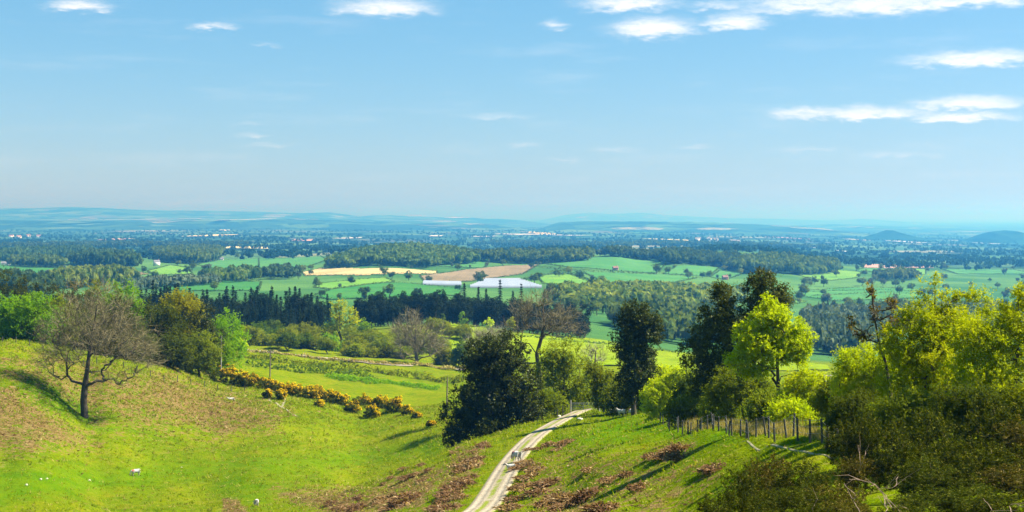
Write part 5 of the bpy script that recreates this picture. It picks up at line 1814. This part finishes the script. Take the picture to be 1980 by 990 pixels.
# stock fence at the wood's edge and hurdle at right
fw = empty('wood_fence', P3(20, 262))
tag(fw, 'sparse grey fence posts along the wood edge at upper left', 'fence')
fo2 = np.array(fw.location)
for u in range(5, 480, 26):
    d = 262 if u < 330 else 268 + (u - 330) * .12
    mb = MB()
    mb.tube([(0, 0, -.3), (0, 0, 1.2)], .08, 6)
    obj('post', mb.mesh('post', M['post']), fw, P3(u, d) - fo2)
hr = empty('timber_hurdle', P3(1592, 155))
tag(hr, 'small timber rail fence behind the scrub at right', 'fence')
for xx in (-.75, .1, .8):
    mb = MB()
    mb.box((xx, 0, .7), (.11, .11, 1.6))
    obj('post', mb.mesh('post', M['postpale']), hr)
for zz in (.75, 1.35):
    mb = MB()
    mb.box((0, -.08, zz), (1.9, .05, .13))
    obj('rail', mb.mesh('rail', M['postpale']), hr)
hr.location[2] = (HV - 750) / F * 155

# ------------------------------------------------------------------ sheep
print('sheep')


def sheep_body(graze=True, lying=False):
    vs = [(-.42, 0, .62, .20), (-.2, 0, .64, .27), (.1, 0, .63, .28), (.34, 0, .64, .23), (.5, 0, .70, .14)]
    if graze:
        vs += [(.64, 0, .48, .10), (.72, 0, .26, .085), (.76, 0, .10, .05)]
    else:
        vs += [(.60, 0, .88, .11), (.74, 0, .92, .085), (.88, 0, .84, .05)]
    ed = [(i, i + 1) for i in range(7)]
    hd = 6
    for bx_, par in ((-.38, 0), (.32, 3)):
        for s in (-1, 1):
            k = len(vs)
            if lying:
                vs += [(bx_ + .05, s * .22, .42, .07), (bx_ + .22, s * .26, .38, .05)]
                ed += [(par, k), (k, k + 1)]
            else:
                vs += [(bx_, s * .13, .42, .085), (bx_ + (.03 if par else -.03), s * .13, .22, .05), (bx_, s * .13, .02, .04)]
                ed += [(par, k), (k, k + 1), (k + 1, k + 2)]
    for s in (-1, 1):
        k = len(vs)
        p = vs[hd]
        vs += [(p[0] - .05, s * .14, p[2] + .08, .03)]
        ed += [(hd, k)]
    k = len(vs)
    vs += [(-.58, 0, .52, .05), (-.60, 0, .34, .035)]
    ed += [(0, k), (k, k + 1)]
    me = bpy.data.meshes.new('body')
    me.from_pydata([v[:3] for v in vs], ed, [])
    o = bpy.data.objects.new('tmp', me)
    COL.objects.link(o)
    m_ = o.modifiers.new('skin', 'SKIN')
    for i, v in enumerate(vs):
        me.skin_vertices[0].data[i].radius = (v[3], v[3])
        me.skin_vertices[0].data[i].use_root = (i == 1)
    s_ = o.modifiers.new('sub', 'SUBSURF')
    s_.levels = 2
    s_.render_levels = 2
    dg = bpy.context.evaluated_depsgraph_get()
    ev = o.evaluated_get(dg)
    res = bpy.data.meshes.new_from_object(ev)
    bpy.data.objects.remove(o)
    res.materials.clear()
    for q in ('wool', 'skin', 'raddle'):
        res.materials.append(M[q])
    for p in res.polygons:
        c = p.center
        p.use_smooth = True
        head = c.x > .58 and (c.z < .5 or c.z > .74)
        leg = c.z < .30
        if head or leg:
            p.material_index = 1
        elif c.x > .16 and c.x < .5 and c.z > .6:
            p.material_index = 2
    for v in res.vertices:
        if .4 < v.co.z and v.co.x < .5:
            v.co += v.normal * random.uniform(-.012, .02)
    return res


sb = sheep_body(True)
su = sheep_body(False)
sly = sheep_body(False, True)
for q in (su, sly):
    q.materials[2] = M['wool']
for (u, v, d, rz, me_, s, lab) in [(262, 917, 208, pi + .5, sb, 1.15, 'white sheep grazing alone on the valley grass at left'), (496, 986, 184, pi * .5, sb, 1.1, 'white sheep at the bottom edge by the brown bracken'), (447, 744, 270, pi + .2, sly, 1.1, 'white sheep resting below the largest gorse'),
                                   (1221, 806, 164, pi * .62, sb, .95, 'white sheep right of two below the upright holly'), (1202, 803, 167, pi * .9, su, .9, 'white sheep left of two below the upright holly'), (1186, 798, 172, .5, sly, .8, 'sheep resting in the shade nearest the gate'),
                                   (999, 900, 134, 2.2, sb, 1.1, 'ewe with red mark standing at the right edge of the track'), (988, 917, 130, pi, sly, .75, 'lamb lying on the track edge in front of the ewe')]:
    o = obj('sheep', me_, None, P3(u, d, (-.3 * s if me_ is sly else .02)))
    if abs(u - 994) < 10:
        o.location.z += .12
    o.rotation_euler = (0, 0, rz)
    o.scale = (s, s, s)
    tag(o, lab, 'sheep')


def stone(u, v, r, label, dmin=60, group=None):
    rng = np.random.default_rng(int(u * 3 + v))
    import bmesh
    bm = bmesh.new()
    bmesh.ops.create_icosphere(bm, subdivisions=2, radius=r)
    for vv in bm.verts:
        vv.co *= 1 + rng.normal() * .12
        vv.co.z *= .65
    me = bpy.data.meshes.new('stone')
    bm.to_mesh(me)
    bm.free()
    me.materials.append(M['stone'])
    tag(obj('stone', me, None, P3(u, hit(u, v, dmin), r * .2)), label, 'stone', group)


for (u, v, r, lab) in [(79, 927, .2, 'pale stone in the valley grass at left, left of a pair'), (91, 926, .18, 'pale stone in the valley grass at left, right of a pair'), (51, 938, .2, 'faint pale stone below the stone pair at left'), (173, 929, .2, 'grey stone between the stone pair and the grazing sheep'),
                       (1121, 812, .35, 'pale stone on the right verge of the track below the gate'), (1081, 806, .3, 'pale stone on the left verge of the track below the gate'), (351, 904, .14, 'tiny white stone right of the grazing sheep')]:
    stone(u, v, r, lab)

# ------------------------------------------------------------------ bracken clumps, dry grass and turf
print('bracken')


def bracken_mesh(seed, n=260):
    rng = np.random.default_rng(seed)
    a = rng.random(n) * 6.28
    r = rng.random(n) ** .6
    b = np.stack([np.cos(a) * r * .75, np.sin(a) * r * .75, .55 * (1 - r ** 2) * rng.random(n)], 1)
    d = unit(np.stack([np.cos(a) * .8, np.sin(a) * .8, .5 + rng.random(n) * .5], 1) + rng.normal(size=(n, 3)) * .55)
    L = .22 + .3 * rng.random((n, 1))
    m_ = b + d * L * .6
    t_ = m_ + unit(d * .6 + np.array([0, 0, -.7]) + rng.normal(size=(n, 3)) * .3) * L * .5
    s = unit(np.cross(d, rng.normal(size=(n, 3)))) * (.035 + .03 * rng.random((n, 1)))
    V = np.stack([b - s * .5, b + s * .5, m_ + s, m_ - s, t_], 1).reshape(-1, 3)
    o = np.arange(n)[:, None] * 5
    return mesh_np('bracken_clump', V, o + np.array([[0, 1, 2, 3]]), o + np.array([[3, 2, 4]]), [M['bracken']])


bms = [bracken_mesh(i) for i in range(4)]
BC = [(935, 862, .9), (945, 866, .8), (925, 872, .9), (928, 888, 1.1), (912, 893, 1.1), (905, 903, 1.2), (918, 903, 1.2), (896, 912, .9), (912, 925, 1.0), (895, 935, 1.1), (880, 945, 1.2), (902, 938, .9), (872, 960, 1.3), (862, 972, 1.1), (890, 965, 1.0), (850, 985, 1.3), (868, 985, 1.1),
      (790, 970, 1.7), (775, 978, 1.2), (803, 960, 1.0), (765, 957, .8), (745, 965, .9), (735, 975, .8), (700, 965, .9), (760, 985, 1.0), (690, 985, 1.2), (660, 985, 1.1), (672, 978, .9), (785, 908, .8), (815, 900, .7), (757, 925, .7), (745, 935, .6), (790, 925, .9), (805, 918, .8), (820, 930, .7), (640, 975, .9), (830, 910, .6), (880, 875, .6),
      (1020, 895, 1.0), (1010, 905, .9), (1035, 900, 1.0), (1040, 912, 1.1), (1015, 925, 1.0), (1028, 925, 1.1), (1065, 935, 1.2), (1052, 940, .9), (1015, 945, 1.0), (1045, 955, 1.3), (1080, 965, 1.1), (1060, 978, 1.2), (1110, 968, 1.1), (1145, 962, 1.2), (1130, 970, .9), (1090, 985, 1.2), (1170, 985, 1.0), (1065, 862, .9), (1080, 870, .8), (1090, 862, 1.0), (1102, 855, .8),
      (1140, 910, .7), (1300, 875, 1.0), (1285, 885, .9), (1262, 885, .8), (1315, 888, 1.0), (1320, 868, .9), (1215, 920, .7), (1390, 905, .9), (1375, 912, .7), (1030, 870, .8), (1050, 868, .7), (1180, 930, .8), (1240, 945, .8), (1000, 968, .9), (990, 985, 1.0)]
for i, (u, v, s) in enumerate(BC):
    d = hit(u, v, 60)
    o = obj('bracken_clump', bms[i % 4], None, P3(u, d, -.05))
    o.rotation_euler = (0, 0, R.random() * 6.28)
    o.scale = (s * R.uniform(1.1, 1.7), s * R.uniform(1.0, 1.4), s * R.uniform(.5, .95))
    if u < 965:
        tag(o, 'brown dead bracken tuft on the bank left of the track', 'bracken', 'bracken left of the track')
    else:
        tag(o, 'brown dead bracken tuft on the bank right of the track', 'bracken', 'bracken right of the track')


def tufts(name, n, umin, umax, dmin, dmax, blades, hgt, wid, mat, label, cat, weight, lean=.5, seed=1, curl=.3):
    rng = np.random.default_rng(seed)
    d = np.sqrt(rng.uniform(dmin ** 2, dmax ** 2, n))
    u = rng.uniform(umin, umax, n)
    x_ = (u - CU) / F * d
    z_ = H(x_, d)
    v = HV - F * z_ / d
    k = (weight(u, v, d) > rng.random(n)) & (v < 1010) & (u > -40) & (u < 2020)
    # keep the track clear
    dist = np.full(n, 1e9)
    for c in TC[::3]:
        dist = np.minimum(dist, np.hypot(x_ - c[0], d - c[1]))
    k &= dist > 2.0
    base = np.stack([x_, d, z_ - .02], 1)[k]
    m_ = len(base) * blades
    bi = np.repeat(np.arange(len(base)), blades)
    sc = np.sqrt(d[k] / 150.0)[bi][:, None]
    sz = (.6 + .8 * rng.random(len(base)))[bi][:, None] * sc
    dr = unit(rng.normal(size=(m_, 3)) * np.array([lean, lean, .2]) + np.array([0, 0, 1 - lean * .5]))
    dr[:, 2] = np.abs(dr[:, 2])
    b = base[bi] + rng.normal(size=(m_, 3)) * np.array([.12, .12, 0]) * sz
    L = hgt * sz * (.6 + .7 * rng.random((m_, 1)))
    s = unit(np.cross(dr, rng.normal(size=(m_, 3)))) * wid * sz
    t_ = b + dr * L + rng.normal(size=(m_, 3)) * L * curl * .5
    V = np.stack([b - s, b + s, t_], 1).reshape(-1, 3)
    T = np.arange(3 * m_).reshape(m_, 3)
    tag(obj(name, mesh_np(name, V, None, T, [mat])), label, cat, None, 'stuff')
    print(name, len(base), m_)


def w_grass(u, v, d):
    return .75 - .3 * mask_at(u, v, LUSH) - .25 * mask_at(u, v, BRACKEN) - .35 * ((v > 820) & (u < 860))


def w_br(u, v, d):
    b = mask_at(u, v, BRACKEN)
    return b * b * 1.1 + .01


tufts('grass', 95000, -40, 1700, 60, 300, 4, .30, .05, M['blade'], 'short tussocky grass over the hill slopes and valley floor', 'grass', w_grass, .6, 1)
tufts('dry_grass', 16000, -40, 1700, 60, 300, 5, .28, .04, M['straw'], 'dry straw coloured grass scattered through the turf', 'grass', lambda u, v, d: .25 + .6 * mask_at(u, v, BRACKEN), .7, 2)
tufts('bracken_litter', 80000, -40, 1700, 60, 300, 4, .32, .06, M['bracken'], 'flattened brown dead bracken litter on the slopes', 'bracken', w_br, 1.2, 3)

# rank dry grass along the fence foot
rng = np.random.default_rng(77)
k = 1300
d = rng.uniform(60, 125, k)
x_ = 14.6 + rng.gamma(1.4, .5, k)
base = np.stack([x_, d, H(x_, d)], 1)
bi = np.repeat(np.arange(k), 5)
dr = unit(rng.normal(size=(k * 5, 3)) * np.array([.4, .4, .1]) + np.array([0, 0, 1]))
b = base[bi] + rng.normal(size=(k * 5, 3)) * np.array([.15, .15, 0])
s = unit(np.cross(dr, rng.normal(size=(k * 5, 3)))) * .022
V = np.stack([b - s, b + s, b + dr * (.25 + .4 * rng.random((k * 5, 1)))], 1).reshape(-1, 3)
tag(obj('rank_grass', mesh_np('rank_grass', V, None, np.arange(15 * k).reshape(-1, 3), [M['straw']])), 'tall dry rank grass behind the wire fence', 'grass', None, 'stuff')

# ------------------------------------------------------------------ haze
print('haze')
hm, t, g_, out = new_mat('haze')
pvn = N(t, 'ShaderNodeVolumePrincipled')
pvn.inputs['Color'].default_value = (0.09, 0.45, 1.0, 1)
pvn.inputs['Density'].default_value = 1.55e-4
pvn.inputs['Absorption Color'].default_value = (.84, .84, .84, 1)
pvn.inputs['Anisotropy'].default_value = 0.5
link(t, pvn.outputs[0], out.inputs['Volume'])
mb = MB()
zb, zt = float(GV[:, 2].min()) - 8.0, 190.0
mb.box((0, 54500, (zb + zt) / 2), (280000, 112000, zt - zb))
tag(obj('haze', mb.mesh('haze', hm)), 'pale blue haze lying over the plain', 'haze', None, 'stuff')
print('done', len(bpy.data.objects))
